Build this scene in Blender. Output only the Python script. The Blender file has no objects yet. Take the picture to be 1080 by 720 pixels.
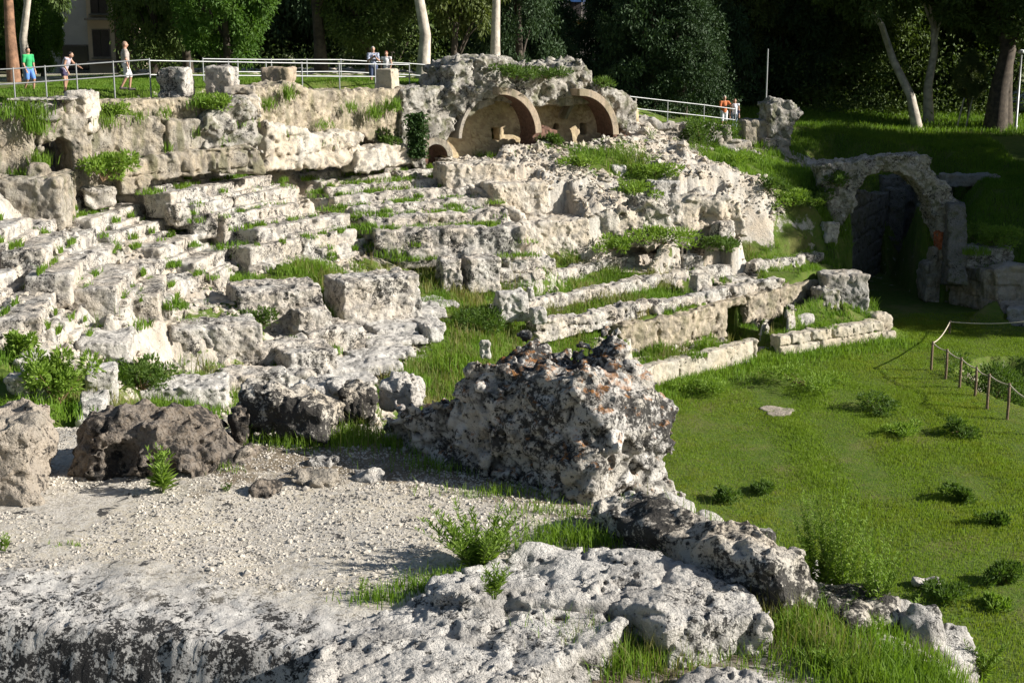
import bpy, math, random
import numpy as np
from mathutils import Vector, Matrix
from mathutils.geometry import delaunay_2d_cdt
random.seed(7); rng = np.random.default_rng(11)
S = bpy.context.scene; COL = S.collection
R = math.radians
# ------------------------------------------------------------------ camera model (photo pixels at known real depth or height)
CAMZ = 12.4; F = 1500.0; PITCH = math.atan(340/1500); CP, SP = math.cos(PITCH), math.sin(PITCH)
def ray(px, py):
    U = 360-py
    return np.array([px-540, F*CP+U*SP, -F*SP+U*CP])
def AtZ(px, py, z):
    d = ray(px, py); t = (z-CAMZ)/d[2]; return np.array([0, 0, CAMZ])+d*t
def AtY(px, py, y):
    d = ray(px, py); return np.array([0, 0, CAMZ])+d*(y/d[1])
def toPx(P):
    P = np.asarray(P, float); x, y, z = P[..., 0], P[..., 1], P[..., 2]-CAMZ
    f = y*CP-z*SP; u = y*SP+z*CP
    f = np.maximum(f, .01)
    return 540+F*x/f, 360-F*u/f, f
# ------------------------------------------------------------------ noise
def _h(ix, iy, iz, s):
    n = (ix.astype(np.int64)*374761393+iy.astype(np.int64)*668265263+iz.astype(np.int64)*2147483647+s*1274126177) & 0xffffffff
    n = ((n ^ (n >> 13))*1274126177) & 0xffffffff
    n = ((n ^ (n >> 16))*2246822519) & 0xffffffff
    return ((n ^ (n >> 15)) & 0xffffff)/float(0xffffff)
def vnoise(P, s=0):
    i = np.floor(P).astype(np.int64); f = P-i; f = f*f*f*(f*(f*6-15)+10)
    x, y, z = i[..., 0], i[..., 1], i[..., 2]; fx, fy, fz = f[..., 0], f[..., 1], f[..., 2]
    r = 0
    for a in (0, 1):
        wx = fx if a else 1-fx
        for b in (0, 1):
            wy = fy if b else 1-fy
            for c in (0, 1):
                wz = fz if c else 1-fz
                r = r+_h(x+a, y+b, z+c, s)*wx*wy*wz
    return r*2-1
def fbm(P, o=4, s=0, g=.5):
    r = 0; a = 1; P = np.asarray(P, float); t = 0
    for k in range(o):
        r = r+a*vnoise(P+k*17.3, s+k); t += a; a *= g; P = P*2.03
    return r/t*1.6
def worley(P, s=0):
    i = np.floor(P).astype(np.int64); sh = P.shape[:-1]
    f1 = np.full(sh, 9.); f2 = np.full(sh, 9.); cid = np.zeros(sh)
    for a in (-1, 0, 1):
        for b in (-1, 0, 1):
            for c in (-1, 0, 1):
                x, y, z = i[..., 0]+a, i[..., 1]+b, i[..., 2]+c
                d = np.sqrt((x+_h(x, y, z, s)-P[..., 0])**2+(y+_h(x, y, z, s+1)-P[..., 1])**2+(z+_h(x, y, z, s+2)-P[..., 2])**2)
                n = d < f1
                f2 = np.where(n, f1, np.minimum(f2, d)); cid = np.where(n, _h(x, y, z, s+3), cid); f1 = np.where(n, d, f1)
    return f1, f2, cid
# ------------------------------------------------------------------ mesh helpers
def mesh_np(name, V, Fc, smooth=True, attrs=None):
    V = np.asarray(V, np.float32); Fc = np.asarray(Fc, np.int32)
    m = bpy.data.meshes.new(name); k = Fc.shape[1]
    m.vertices.add(len(V)); m.vertices.foreach_set('co', V.ravel())
    m.loops.add(Fc.size); m.loops.foreach_set('vertex_index', Fc.ravel())
    m.polygons.add(len(Fc)); m.polygons.foreach_set('loop_start', np.arange(0, Fc.size, k, dtype=np.int32))
    try: m.polygons.foreach_set('loop_total', np.full(len(Fc), k, np.int32))
    except Exception: pass
    for n, a in (attrs or {}).items():
        at = m.attributes.new(n, 'FLOAT', 'POINT'); at.data.foreach_set('value', np.asarray(a, np.float32))
    m.update(calc_edges=True)
    m.polygons.foreach_set('use_smooth', np.full(len(Fc), smooth, bool))
    m.validate(); return m
USED = {}
def link(name, mesh, mat=None, parent=None):
    o = bpy.data.objects.new(name, mesh); COL.objects.link(o)
    if mat is not None and mesh is not None and not mesh.materials: mesh.materials.append(mat)
    if parent is not None: o.parent = parent
    return o
def tag(o, label, cat, group=None):
    o['label'] = label; o['category'] = cat; o['kind'] = 'thing'
    if group: o['group'] = group
    return o
def thing(name, label, cat, loc=(0, 0, 0), rz=0, group=None):
    o = bpy.data.objects.new(name, None); COL.objects.link(o); o.empty_display_size = .2
    o.location = tuple(float(v) for v in loc); o.rotation_euler = (0, 0, rz); return tag(o, label, cat, group)
def kind(o, k): o['kind'] = k; return o
def surface_nets(Fv, org, h):
    ins = Fv < 0
    c = [ins[a:ins.shape[0]-1+a, b:ins.shape[1]-1+b, d:ins.shape[2]-1+d] for a in (0, 1) for b in (0, 1) for d in (0, 1)]
    s = sum(x.astype(np.int8) for x in c); act = (s > 0) & (s < 8)
    idx = np.full(act.shape, -1, np.int64); I = np.argwhere(act); idx[act] = np.arange(len(I))
    acc = np.zeros((len(I), 3)); cnt = np.zeros(len(I))
    cor = [(a, b, d) for a in (0, 1) for b in (0, 1) for d in (0, 1)]
    val = {q: Fv[I[:, 0]+q[0], I[:, 1]+q[1], I[:, 2]+q[2]] for q in cor}
    for q in cor:
        for ax in range(3):
            if q[ax] == 0:
                w = list(q); w[ax] = 1; w = tuple(w); a, b = val[q], val[w]
                m = (a < 0) != (b < 0); t = np.where(m, a/np.where(m, a-b, 1), 0)
                p = np.tile(np.array(q, float), (len(I), 1)); p[:, ax] = t
                acc += p*m[:, None]; cnt += m
    V = (I+acc/np.maximum(cnt, 1)[:, None])*h+np.asarray(org)
    Q = []
    n = Fv.shape
    for ax in range(3):
        u, v = (ax+1) % 3, (ax+2) % 3
        lo = [slice(None)]*3; hi = [slice(None)]*3
        lo[ax] = slice(0, n[ax]-1); hi[ax] = slice(1, n[ax])
        for k in (u, v): lo[k] = slice(1, n[k]-1); hi[k] = slice(1, n[k]-1)
        A = ins[tuple(lo)]; B = ins[tuple(hi)]
        off = np.zeros(3, int); off[u] = 1; off[v] = 1
        for flip, M in ((False, A & ~B), (True, ~A & B)):
            E = np.argwhere(M)+off
            if not len(E): continue
            def g(du, dv):
                w = E.copy(); w[:, u] += du; w[:, v] += dv; return idx[w[:, 0], w[:, 1], w[:, 2]]
            q = np.stack([g(-1, -1), g(0, -1), g(0, 0), g(-1, 0)], 1)
            Q.append(q[:, ::-1] if flip else q)
    return V, np.concatenate(Q) if Q else np.zeros((0, 4), int)
def smin(a, b, k):
    h = np.clip(.5+.5*(b-a)/k, 0, 1); return b*(1-h)+a*h-k*h*(1-h)
def sdbox(P, c, b, r=.04):
    q = np.abs(P-np.asarray(c))-(np.asarray(b)-r)
    return np.sqrt((np.maximum(q, 0)**2).sum(-1))+np.minimum(q.max(-1), 0)-r
def sdpoly(X, Y, poly):
    poly = np.asarray(poly, float); n = len(poly); d = np.full(X.shape, 1e9); sg = np.ones(X.shape)
    for i in range(n):
        a = poly[i]; b = poly[i-1]; e = b-a; wx, wy = X-a[0], Y-a[1]
        t = np.clip((wx*e[0]+wy*e[1])/max(e@e, 1e-9), 0, 1)
        d = np.minimum(d, (wx-e[0]*t)**2+(wy-e[1]*t)**2)
        c1 = Y >= a[1]; c2 = Y < b[1]; c3 = e[0]*wy > e[1]*wx
        sg = np.where((c1 & c2 & c3) | (~c1 & ~c2 & ~c3), -sg, sg)
    return sg*np.sqrt(d)
def sdcaps(P, a, b, ra, rb=None):
    rb = ra if rb is None else rb; a = np.asarray(a, float); b = np.asarray(b, float); e = b-a
    t = np.clip(((P-a)@e)/max(e@e, 1e-9), 0, 1)
    return np.sqrt(((P-a-t[..., None]*e)**2).sum(-1))-(ra+(rb-ra)*t)
def solid(name, lo, hi, h, sdf, mat, loc=(0, 0, 0), rz=0, parent=None, rough=.05, rs=3., fine=.02, fs=9., pits=0, ps=7., rub=0, us=5., seed=0, crack=0., cs=1.2):
    """Mesh a signed distance function with weathering noise; local frame at loc turned by rz."""
    lo = np.asarray(lo, float); hi = np.asarray(hi, float); n = np.ceil((hi-lo)/h).astype(int)+1
    G = np.stack(np.meshgrid(*[lo[k]+h*np.arange(n[k]) for k in range(3)], indexing='ij'), -1)
    D = sdf(G)
    band = np.abs(D) < (rough+fine+pits+rub+crack+3*h)
    Pw = G[band]; c, s = math.cos(rz), math.sin(rz)
    W = np.stack([Pw[:, 0]*c-Pw[:, 1]*s+loc[0], Pw[:, 0]*s+Pw[:, 1]*c+loc[1], Pw[:, 2]+loc[2]], -1)+seed*13.7
    dd = D[band]
    if rough: dd = dd+rough*fbm(W*rs, 2, 1)
    if fine: dd = dd+fine*fbm(W*fs, 4, 5, .6)
    if pits:
        f1, f2, _ = worley(W*ps+fbm(W*ps*.7, 2, 3)[:, None]*.4, 21); dd = dd+pits*np.clip(1-f1/.42, 0, 1)*np.clip(vnoise(W*1.9, 4)+.6, 0, 1)
    if crack:
        f1, f2, _ = worley(W*cs+fbm(W*cs*2.2, 3, 23)[:, None]*.35, 57); dd = dd+crack*np.exp(-(f2-f1)/(.035*cs))
    if rub:
        f1, f2, cid = worley(W*np.array([us, us, us*1.25])+fbm(W*us*.8, 2, 8)[:, None]*.25, 31)
        dd = dd-rub*(np.clip((f2-f1)/.45, 0, 1)**.6)*(.35+.95*cid)+rub*.55
    D[band] = dd
    D[0] = D[-1] = 1; D[:, 0] = D[:, -1] = 1; D[:, :, 0] = D[:, :, -1] = 1
    V, Q = surface_nets(D, lo, h)
    if len(Q):                                   # drop stray crumbs: keep pieces of some size
        lab = np.arange(len(V)); E = np.concatenate([Q[:, [0, 1]], Q[:, [1, 2]], Q[:, [2, 3]]])
        for _ in range(400):
            mn = np.minimum(lab[E[:, 0]], lab[E[:, 1]]); nl = lab.copy(); np.minimum.at(nl, E[:, 0], mn); np.minimum.at(nl, E[:, 1], mn); nl = nl[nl]; nl = nl[nl]
            if (nl == lab).all(): break
            lab = nl
        cnt = np.bincount(lab, minlength=len(V)); keep = cnt[lab] >= .04*len(V)
        if not keep.all(): ix = np.cumsum(keep)-1; Q = ix[Q[keep[Q[:, 0]]]]; V = V[keep]
    attrs = None
    if rub:
        W = np.stack([V[:, 0]*c-V[:, 1]*s+loc[0], V[:, 0]*s+V[:, 1]*c+loc[1], V[:, 2]+loc[2]], -1)+seed*13.7
        f1, f2, cid = worley(W*np.array([us, us, us*1.25])+fbm(W*us*.8, 2, 8)[:, None]*.25, 31)
        attrs = {'tint': cid, 'joint': np.clip((f2-f1)/.3, 0, 1)}
    m = mesh_np(name, V, Q, True, attrs)
    o = link(name, m, mat, parent)
    o.location = tuple(float(v) for v in loc); o.rotation_euler = (0, 0, rz); return o
# ------------------------------------------------------------------ materials
class NT:
    def __init__(s, name):
        s.m = bpy.data.materials.new(name); s.m.use_nodes = True; s.t = s.m.node_tree; s.t.nodes.clear()
    def n(s, ty, **kw):
        nd = s.t.nodes.new(ty)
        for k, v in kw.items():
            if k in nd.inputs.keys(): s.put(nd.inputs[k], v)
            else: setattr(nd, k, v)
        return nd
    def put(s, inp, v):
        if isinstance(v, bpy.types.NodeSocket): s.t.links.new(v, inp)
        else:
            if isinstance(v, tuple) and len(v) == 3 and inp.type == 'RGBA': v = v+(1,)
            inp.default_value = v
    def mix(s, f, a, b, bl='MIX'):
        nd = s.t.nodes.new('ShaderNodeMix'); nd.data_type = 'RGBA'; nd.blend_type = bl
        s.put(nd.inputs[0], f); s.put(nd.inputs[6], a); s.put(nd.inputs[7], b); return nd.outputs[2]
    def noise(s, vec, sc, det=4, rough=.55, dist=0):
        nd = s.n('ShaderNodeTexNoise', Scale=sc, Detail=det, Roughness=rough, Distortion=dist); s.t.links.new(vec, nd.inputs['Vector']); return nd.outputs['Fac']
    def ramp(s, f, a, b, va=0., vb=1.):
        nd = s.n('ShaderNodeMapRange'); nd.interpolation_type = 'SMOOTHSTEP'
        s.put(nd.inputs[0], f); nd.inputs[1].default_value = a; nd.inputs[2].default_value = b; nd.inputs[3].default_value = va; nd.inputs[4].default_value = vb
        return nd.outputs[0]
    def ma(s, op, a, b=0.):
        nd = s.n('ShaderNodeMath', operation=op); s.put(nd.inputs[0], a); s.put(nd.inputs[1], b); return nd.outputs[0]
    def attr(s, nm): return s.n('ShaderNodeAttribute', attribute_name=nm).outputs['Fac']
    def pos(s): return s.n('ShaderNodeNewGeometry').outputs['Position']
    def out(s, sh):
        o = s.n('ShaderNodeOutputMaterial'); s.t.links.new(sh, o.inputs['Surface']); return s.m
def stone(name, c1, c2, lich=.3, ls=6., gray=.4, orange=0., bump=.5, rub=False, mortar=(.2, .16, .11), bs=22., moss=0., dk=(.022, .021, .02), strata=0., streak=0., us_=3.):
    t = NT(name); p = t.pos()
    big = t.ramp(t.noise(p, .9, 4), .35, .65); col = t.mix(big, c1, c2)
    if rub:
        col = t.mix(t.ramp(t.attr('tint'), 0, 1), t.mix(.55, col, (c1[0]*.55, c1[1]*.53, c1[2]*.5)), t.mix(.5, col, (min(.62, c1[0]*1.35), min(.6, c1[1]*1.33), min(.58, c1[2]*1.3))))
    col = t.mix(t.ramp(t.noise(p, bs*1.3, 5, .7), .25, .75, .0, .55), col, t.mix(.5, col, (.62, .58, .52)))
    if rub: col = t.mix(t.ma('MULTIPLY', t.ramp(t.attr('joint'), .0, .7, .9, 0), t.ramp(t.noise(p, us_*.5, 4), .38, .6)), col, mortar)
    if gray: col = t.mix(t.ma('MULTIPLY', t.ramp(t.noise(p, 3.1, 6, .7), .47, .62), gray), col, (.17, .16, .15))
    if strata:
        mp = t.n('ShaderNodeMapping'); t.t.links.new(p, mp.inputs[0]); mp.inputs['Scale'].default_value = (2.2, 9, 2)
        col = t.mix(t.ma('MULTIPLY', t.ramp(t.noise(mp.outputs[0], 1.6, 4), .5, .62), strata), col, (.22, .2, .18))
    if lich:
        reg = t.ramp(t.noise(p, ls*.22, 3), .3, .7, -.06, .06)
        l = t.ma('ADD', t.ma('ADD', t.ma('MULTIPLY', t.noise(p, ls, 8, .75, .25), .55), t.ma('MULTIPLY', t.noise(p, ls*4.2, 6, .7), .45)), reg)
        th = .66-.26*lich
        col = t.mix(t.ma('MULTIPLY', t.ramp(l, th-.03, th+.04), .93), col, dk)
        l2 = t.noise(p, ls*3.7, 5, .7)
        col = t.mix(t.ma('MULTIPLY', t.ramp(l2, .66-.12*lich, .72-.12*lich), .8), col, dk)
    if streak:
        mp = t.n('ShaderNodeMapping'); t.t.links.new(p, mp.inputs[0]); mp.inputs['Scale'].default_value = (1, 1, .22)
        col = t.mix(t.ma('MULTIPLY', t.ramp(t.noise(mp.outputs[0], 4.5, 6, .7), .45, .65), streak), col, (.14, .125, .1)); col = t.mix(t.ma('MULTIPLY', t.ramp(t.noise(p, 6.5, 6, .72), .5, .66), streak), col, (.2, .17, .13)); col = t.mix(t.ma('MULTIPLY', t.ramp(t.noise(mp.outputs[0], 2.1, 4), .52, .64), streak*.8), col, (.11, .11, .05))
    if moss:
        col = t.mix(t.ma('MULTIPLY', t.ramp(t.noise(p, 2.3, 6, .65), .5, .6), moss), col, (.075, .085, .025))
    if orange:
        nz = t.n('ShaderNodeSeparateXYZ'); t.t.links.new(t.n('ShaderNodeNewGeometry').outputs['Normal'], nz.inputs[0])
        m = t.ma('MULTIPLY', t.ramp(t.noise(p, 9, 6, .7), .53, .58), t.ramp(nz.outputs[2], .35, .75)); col = t.mix(t.ma('MULTIPLY', m, orange), col, (.42, .17, .03))
    b = t.n('ShaderNodeBump', Strength=bump, Distance=.04)
    hgt = t.ma('ADD', t.noise(p, bs, 7, .68), t.ma('MULTIPLY', t.noise(p, bs*.25, 4, .6), 1.2)); t.t.links.new(hgt, b.inputs['Height'])
    bs_ = t.n('ShaderNodeBsdfPrincipled', Roughness=.92); t.put(bs_.inputs['Base Color'], col); t.t.links.new(b.outputs[0], bs_.inputs['Normal'])
    bs_.inputs['Specular IOR Level'].default_value = .2
    return t.out(bs_.outputs[0])
def leafmat(name, c1, c2, c3=None, sc=1.2, tr=.35, dry=None):
    t = NT(name); p = t.pos()
    col = t.mix(t.ramp(t.noise(p, sc, 3), .35, .65), c1, c2)
    col = t.mix(t.ramp(t.noise(p, sc*9, 2), .3, .7), col, c3 or tuple(v*1.5 for v in c1))
    if dry: col = t.mix(t.ramp(t.noise(p, .8, 3), .54, .66, 0, .75), col, dry)
    d = t.n('ShaderNodeBsdfPrincipled', Roughness=.6); t.put(d.inputs['Base Color'], col); d.inputs['Specular IOR Level'].default_value = .25
    tl = t.n('ShaderNodeBsdfTranslucent'); t.put(tl.inputs[0], t.mix(.5, col, (.16, .22, .02), 'ADD') if False else t.mix(1., col, (1.25, 1.3, .6), 'MULTIPLY'))
    mx = t.n('ShaderNodeMixShader'); mx.inputs[0].default_value = tr; t.t.links.new(d.outputs[0], mx.inputs[1]); t.t.links.new(tl.outputs[0], mx.inputs[2])
    return t.out(mx.outputs[0])
def plain(name, c, rough=.6, metal=0., var=.15, sc=6., bump=0.):
    t = NT(name); p = t.pos(); col = t.mix(t.ramp(t.noise(p, sc, 4), .3, .7), tuple(v*(1-var) for v in c), tuple(min(1, v*(1+var)) for v in c))
    b = t.n('ShaderNodeBsdfPrincipled', Roughness=rough, Metallic=metal); t.put(b.inputs['Base Color'], col)
    if bump:
        q = t.n('ShaderNodeBump', Strength=bump, Distance=.02); t.t.links.new(t.noise(p, sc*4, 5), q.inputs['Height']); t.t.links.new(q.outputs[0], b.inputs['Normal'])
    return t.out(b.outputs[0])
M = {}
M['seat'] = stone('weathered_limestone', (.48, .46, .415), (.48, .42, .34), lich=.44, ls=5., gray=.75, bump=.8, strata=.45)
M['rock'] = stone('pale_bedrock', (.52, .48, .41), (.52, .44, .33), lich=.25, ls=4.5, gray=.65, bump=.9)
M['wallrock'] = stone('ochre_rock', (.38, .31, .21), (.35, .32, .26), lich=.25, ls=5, gray=.4, bump=1., strata=.4, streak=.75)
M['slab'] = stone('pitted_white_stone', (.58, .56, .52), (.53, .5, .45), lich=.36, ls=15., gray=.5, bump=1., bs=34)
M['lichen'] = stone('black_lichen_stone', (.54, .52, .47), (.5, .43, .33), lich=.66, ls=8, gray=.25, bump=.9, bs=30)
M['boulder'] = stone('brown_boulder_stone', (.12, .09, .062), (.25, .2, .15), lich=.6, ls=4., gray=.4, bump=1., bs=26)
M['tan'] = stone('tan_porous_stone', (.37, .31, .24), (.32, .28, .22), lich=.34, ls=9., gray=.2, bump=1., bs=30)
M['conglo'] = stone('lichened_rubble', (.52, .5, .45), (.5, .44, .35), lich=.56, ls=7.5, gray=.3, orange=.5, bump=.8, rub=True, us_=8., mortar=(.028, .026, .024), bs=34)
M['rubble'] = stone('cream_rubble', (.4, .33, .23), (.36, .32, .26), lich=.2, ls=5, gray=.25, bump=.6, rub=True, mortar=(.09, .07, .04), moss=.3, streak=.45)
M['rubgrey'] = stone('grey_rubble', (.36, .345, .31), (.32, .29, .24), lich=.4, ls=5.5, gray=.4, bump=.7, rub=True, mortar=(.1, .08, .06), moss=.55)
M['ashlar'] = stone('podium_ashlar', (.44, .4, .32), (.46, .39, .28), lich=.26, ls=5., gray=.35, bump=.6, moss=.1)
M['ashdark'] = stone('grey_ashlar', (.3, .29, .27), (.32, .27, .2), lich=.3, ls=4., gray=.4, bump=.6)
M['ashshade'] = stone('shade_toned_stone', (.07, .068, .06), (.055, .055, .048), lich=.3, ls=4, gray=.3, bump=.5, moss=.4)  # near-black tone paints the entrance passage's shade into the stone colour
M['plaster'] = stone('niche_masonry', (.55, .4, .22), (.5, .38, .24), lich=.04, ls=5, gray=.1, bump=.5, rub=True, mortar=(.3, .22, .12))
M['arch'] = stone('tan_arch_facing', (.42, .32, .21), (.38, .29, .2), lich=.2, ls=6, gray=.35, bump=.5, streak=.5)
def brickmat(name, c1, c2, mo, sc):
    t = NT(name); tc = t.n('ShaderNodeTexCoord'); b = t.n('ShaderNodeTexBrick', Scale=sc); t.t.links.new(tc.outputs['UV'] if False else t.n('ShaderNodeAttribute', attribute_name='buv').outputs['Vector'], b.inputs['Vector'])
    b.inputs['Color1'].default_value = c1+(1,); b.inputs['Color2'].default_value = c2+(1,); b.inputs['Mortar'].default_value = mo+(1,); b.inputs['Mortar Size'].default_value = .012; b.inputs['Brick Width'].default_value = .3; b.inputs['Row Height'].default_value = .07
    d = t.n('ShaderNodeBsdfPrincipled', Roughness=.9); t.put(d.inputs['Base Color'], t.mix(t.ramp(t.noise(t.pos(), 6, 4), .3, .7, 0, .4), b.outputs['Color'], (.16, .1, .07))); return t.out(d.outputs[0])
M['brick'] = plain('old_brick', (.13, .07, .048), .95, 0, .35, 9, .6)
M['redbrick'] = plain('red_brick', (.36, .11, .045), .95, 0, .35, 9, .6)
M['grass'] = leafmat('grass_blades', (.1, .2, .02), (.15, .23, .028), (.16, .27, .032), .5, .4)
M['lawn'] = leafmat('lawn_blades', (.135, .215, .02), (.215, .255, .03), (.185, .275, .03), .16, .4)
M['dry'] = leafmat('dry_grass_blades', (.13, .17, .04), (.3, .25, .12), (.2, .2, .07), .6, .35)
M['weed'] = leafmat('weed_leaves', (.14, .24, .03), (.19, .28, .045), (.21, .32, .05), 3., .35)
M['bush'] = leafmat('bush_leaves', (.06, .11, .02), (.09, .15, .03), (.1, .17, .03), 2., .35)
M['ivy'] = leafmat('ivy_leaves', (.025, .055, .012), (.045, .085, .02), None, 2., .25)
M['leafA'] = leafmat('broadleaf_leaves', (.05, .115, .018), (.085, .155, .026), (.1, .19, .03), .7, .35)
M['leafB'] = leafmat('eucalyptus_leaves', (.065, .105, .03), (.11, .14, .04), (.14, .17, .05), .6, .3)
M['leafC'] = leafmat('conifer_needles', (.024, .05, .02), (.038, .072, .027), (.05, .088, .032), .7, .15)
M['leafD'] = leafmat('olive_leaves', (.08, .11, .035), (.12, .13, .04), None, .7, .25)
M['leafE'] = leafmat('dark_grove_leaves', (.055, .1, .024), (.09, .135, .032), (.115, .16, .045), .5, .22)
M['barkW'] = plain('pale_bark', (.45, .4, .33), .85, 0, .3, 3, .5)
M['barkB'] = plain('reddish_bark', (.22, .12, .07), .9, 0, .4, 4, .8)
M['barkD'] = plain('dark_bark', (.07, .055, .04), .9, 0, .4, 4, .8)
M['steel'] = plain('galvanised_rail', (.34, .35, .35), .5, .5, .08, 3)
M['wood'] = plain('post_wood', (.16, .11, .07), .9, 0, .3, 14, .4)
M['rope'] = plain('pale_rope', (.5, .44, .34), .9, 0, .15, 30)
M['gravel'] = stone('path_gravel', (.4, .36, .3), (.45, .41, .34), lich=.1, ls=14, gray=.35, bump=1., bs=48)
M['skin'] = plain('skin', (.42, .24, .16), .55, 0, .05, 9)
# ------------------------------------------------------------------ seat rows of the bowl: (px1,py1, px2,py2, z of the front edge, riser height, tread)
ORD = ['topmost', 'second', 'third', 'fourth', 'fifth', 'sixth', 'seventh', 'eighth', 'ninth']
WEDGES = [
 ('left edge', 'pale seat block at the left edge of the photo', [
   (-30, 300, 18, 283, 5.95, .55, .9), (42, 334, 60, 303, 5.5, .6, .95), (62, 344, 82, 328, 5.0, .5, .5)]),
 ('left', 'worn stone seat with dark end face in the leftmost bank', [
   (-6, 245, 36, 228, 6.85, .5, 1.0), (46, 263, 73, 243, 6.4, .55, .95), (74, 288, 102, 262, 5.95, .55, 1.0), (122, 303, 146, 277, 5.5, .6, 1.1), (168, 311, 176, 288, 5.05, .6, 1.0)]),
 ('tunnel', 'long stone seat in the bank below the dark tunnel mouth', [
   (68, 214, 117, 198, 6.85, .5, 1.0), (97, 231, 160, 211, 6.4, .5, .95), (116, 247, 193, 226, 5.95, .5, .95), (169, 262, 222, 241, 5.5, .55, .95), (206, 277, 254, 255, 5.05, .6, 1.0), (229, 288, 263, 270, 4.6, .75, .8)]),
 ('terrace', 'long pale seat in the bank below the squared terrace wall', [
   (160, 185, 257, 171, 7.3, .5, .9), (180, 203, 288, 184, 6.88, .5, .9), (205, 216, 312, 196, 6.45, .5, .9), (237, 227, 316, 214, 6.03, .5, .85), (272, 242, 370, 225, 5.6, .5, .85), (264, 261, 376, 241, 5.15, .85, .95), (340, 262, 386, 251, 4.75, .5, .6)]),
 ('arches', 'broken seat in the bank left of the brick arches', [
   (335, 181, 448, 170, 6.72, .45, .9), (338, 190, 462, 178, 6.46, .42, .85), (345, 199, 478, 187, 6.22, .42, .85), (352, 208, 497, 197, 5.98, .42, .8), (372, 219, 518, 208, 5.7, .42, .8), (386, 231, 536, 221, 5.4, .45, .8), (396, 244, 553, 239, 5.12, 1.0, 1.1)]),
]
CTRL = []          # terrain control points x,y,z,grass
SEATS = []
for wi, (nm, txt, rows) in enumerate(WEDGES):
    for k, (a, b, c, d, z, hh, tr) in enumerate(rows):
        P1, P2 = AtZ(a, b, z), AtZ(c, d, z); u = P2-P1; L = float(np.hypot(u[0], u[1])); u = u/L; o = np.array([-u[1], u[0], 0])
        SEATS.append((wi, k, P1, P2, u, o, L, z, hh, tr))
        for t in (0., .5, 1.):
            p = P1+u*L*t
            q = p-o*.15; CTRL.append((q[0], q[1], z-hh-.02, .35)); q = p+o*tr*.95; CTRL.append((q[0], q[1], z-.12, .15))
        for P, sg in ((P1, -1), (P2, 1)):
            q = P+u*sg*.5+o*tr*.5; CTRL.append((q[0], q[1], z-.65, .3))
def cz(pts):
    for p in pts: P = AtZ(p[0], p[1], p[2]); CTRL.append((P[0], P[1], p[2], p[3] if len(p) > 3 else .3))
def cy(pts):
    for p in pts: P = AtY(p[0], p[1], p[2]); CTRL.append((P[0], P[1], P[2], p[3] if len(p) > 3 else .3))
# arena edge (foot of the podium) and floor
BASE = [AtZ(*q, 0) for q in ((690, 411), (740, 397), (798, 380), (860, 371), (900, 365), (948, 358))]
BASE = [np.array(q) for q in ((9, 17, 0), (5.2, 24, 0), (3.3, 30, 0), (2.4, 36, 0), (2.6, 41, 0), (3.6, 45, 0))]+BASE
for b in BASE: CTRL.append((b[0], b[1], 0, 1)); CTRL.append((b[0]+.9, b[1]-.9, 0, 1))
for x, y in ((12, 12), (30, 12), (37, 30), (37, 45), (20, 30), (12, 36), (14, 47), (20, 50), (24, 45), (34, 20)): CTRL.append((x, y, 0, 1))
# passage on the right, its two sides
cz([(905, 330, 0, 1), (935, 292, 0, .7), (965, 283, 0, .6), (985, 335, 0, 1), (1040, 345, 0, 1), (1100, 352, 0, 1)])
for x, y, z in ((20, 75, 0), (17, 75, 0), (24, 75, 4.5), (14.2, 75, 4.5), (23, 62.6, 2.4), (21.5, 63, 2.5), (20.8, 64.5, 3.3), (25, 61, 2.3), (30, 60, 4.5), (34, 56, 5), (40, 50, 6), (44, 30, 6), (44, 10, 6), (23, 68, 4.4), (28, 68, 4.8)): CTRL.append((x, y, z, .9))
# ledge of the podium and the grassed rows
LEDGE = [AtZ(*q) for q in ((672, 389, .8), (740, 376, .8), (798, 359, .8), (868, 348, .8), (928, 341, .8))]
for q in LEDGE:
    CTRL.append((q[0]-.25, q[1]+.35, .72, .8)); CTRL.append((q[0]-.6, q[1]+.9, .75, .8))
cz([(655, 352, 1.85, .8), (700, 340, 1.85, .8), (763, 325, 1.85, .8), (830, 312, 1.9, .8), (868, 303, 1.95, .8), (905, 286, 2.0, .8),
    (690, 331, 2.0, .8), (763, 312, 1.95, .9), (800, 303, 1.95, .9), (850, 296, 2.1, .9), (580, 345, 2.1, .9), (600, 331, 2.2, .9), (640, 322, 2.2, .9), (640, 312, 2.3, .9), (700, 303, 2.3, .9), (745, 296, 2.25, .9),
    (600, 312, 2.55, 1), (680, 292, 2.6, 1), (740, 283, 2.6, 1), (800, 284, 2.5, .9), (860, 277, 2.5, .8), (880, 283, 2.1, .9), (640, 285, 2.85, 1), (700, 273, 2.95, 1), (760, 266, 3.0, 1), (820, 264, 3.0, .9), (870, 263, 2.8, .8), (893, 290, 1.6, .9)])
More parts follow.
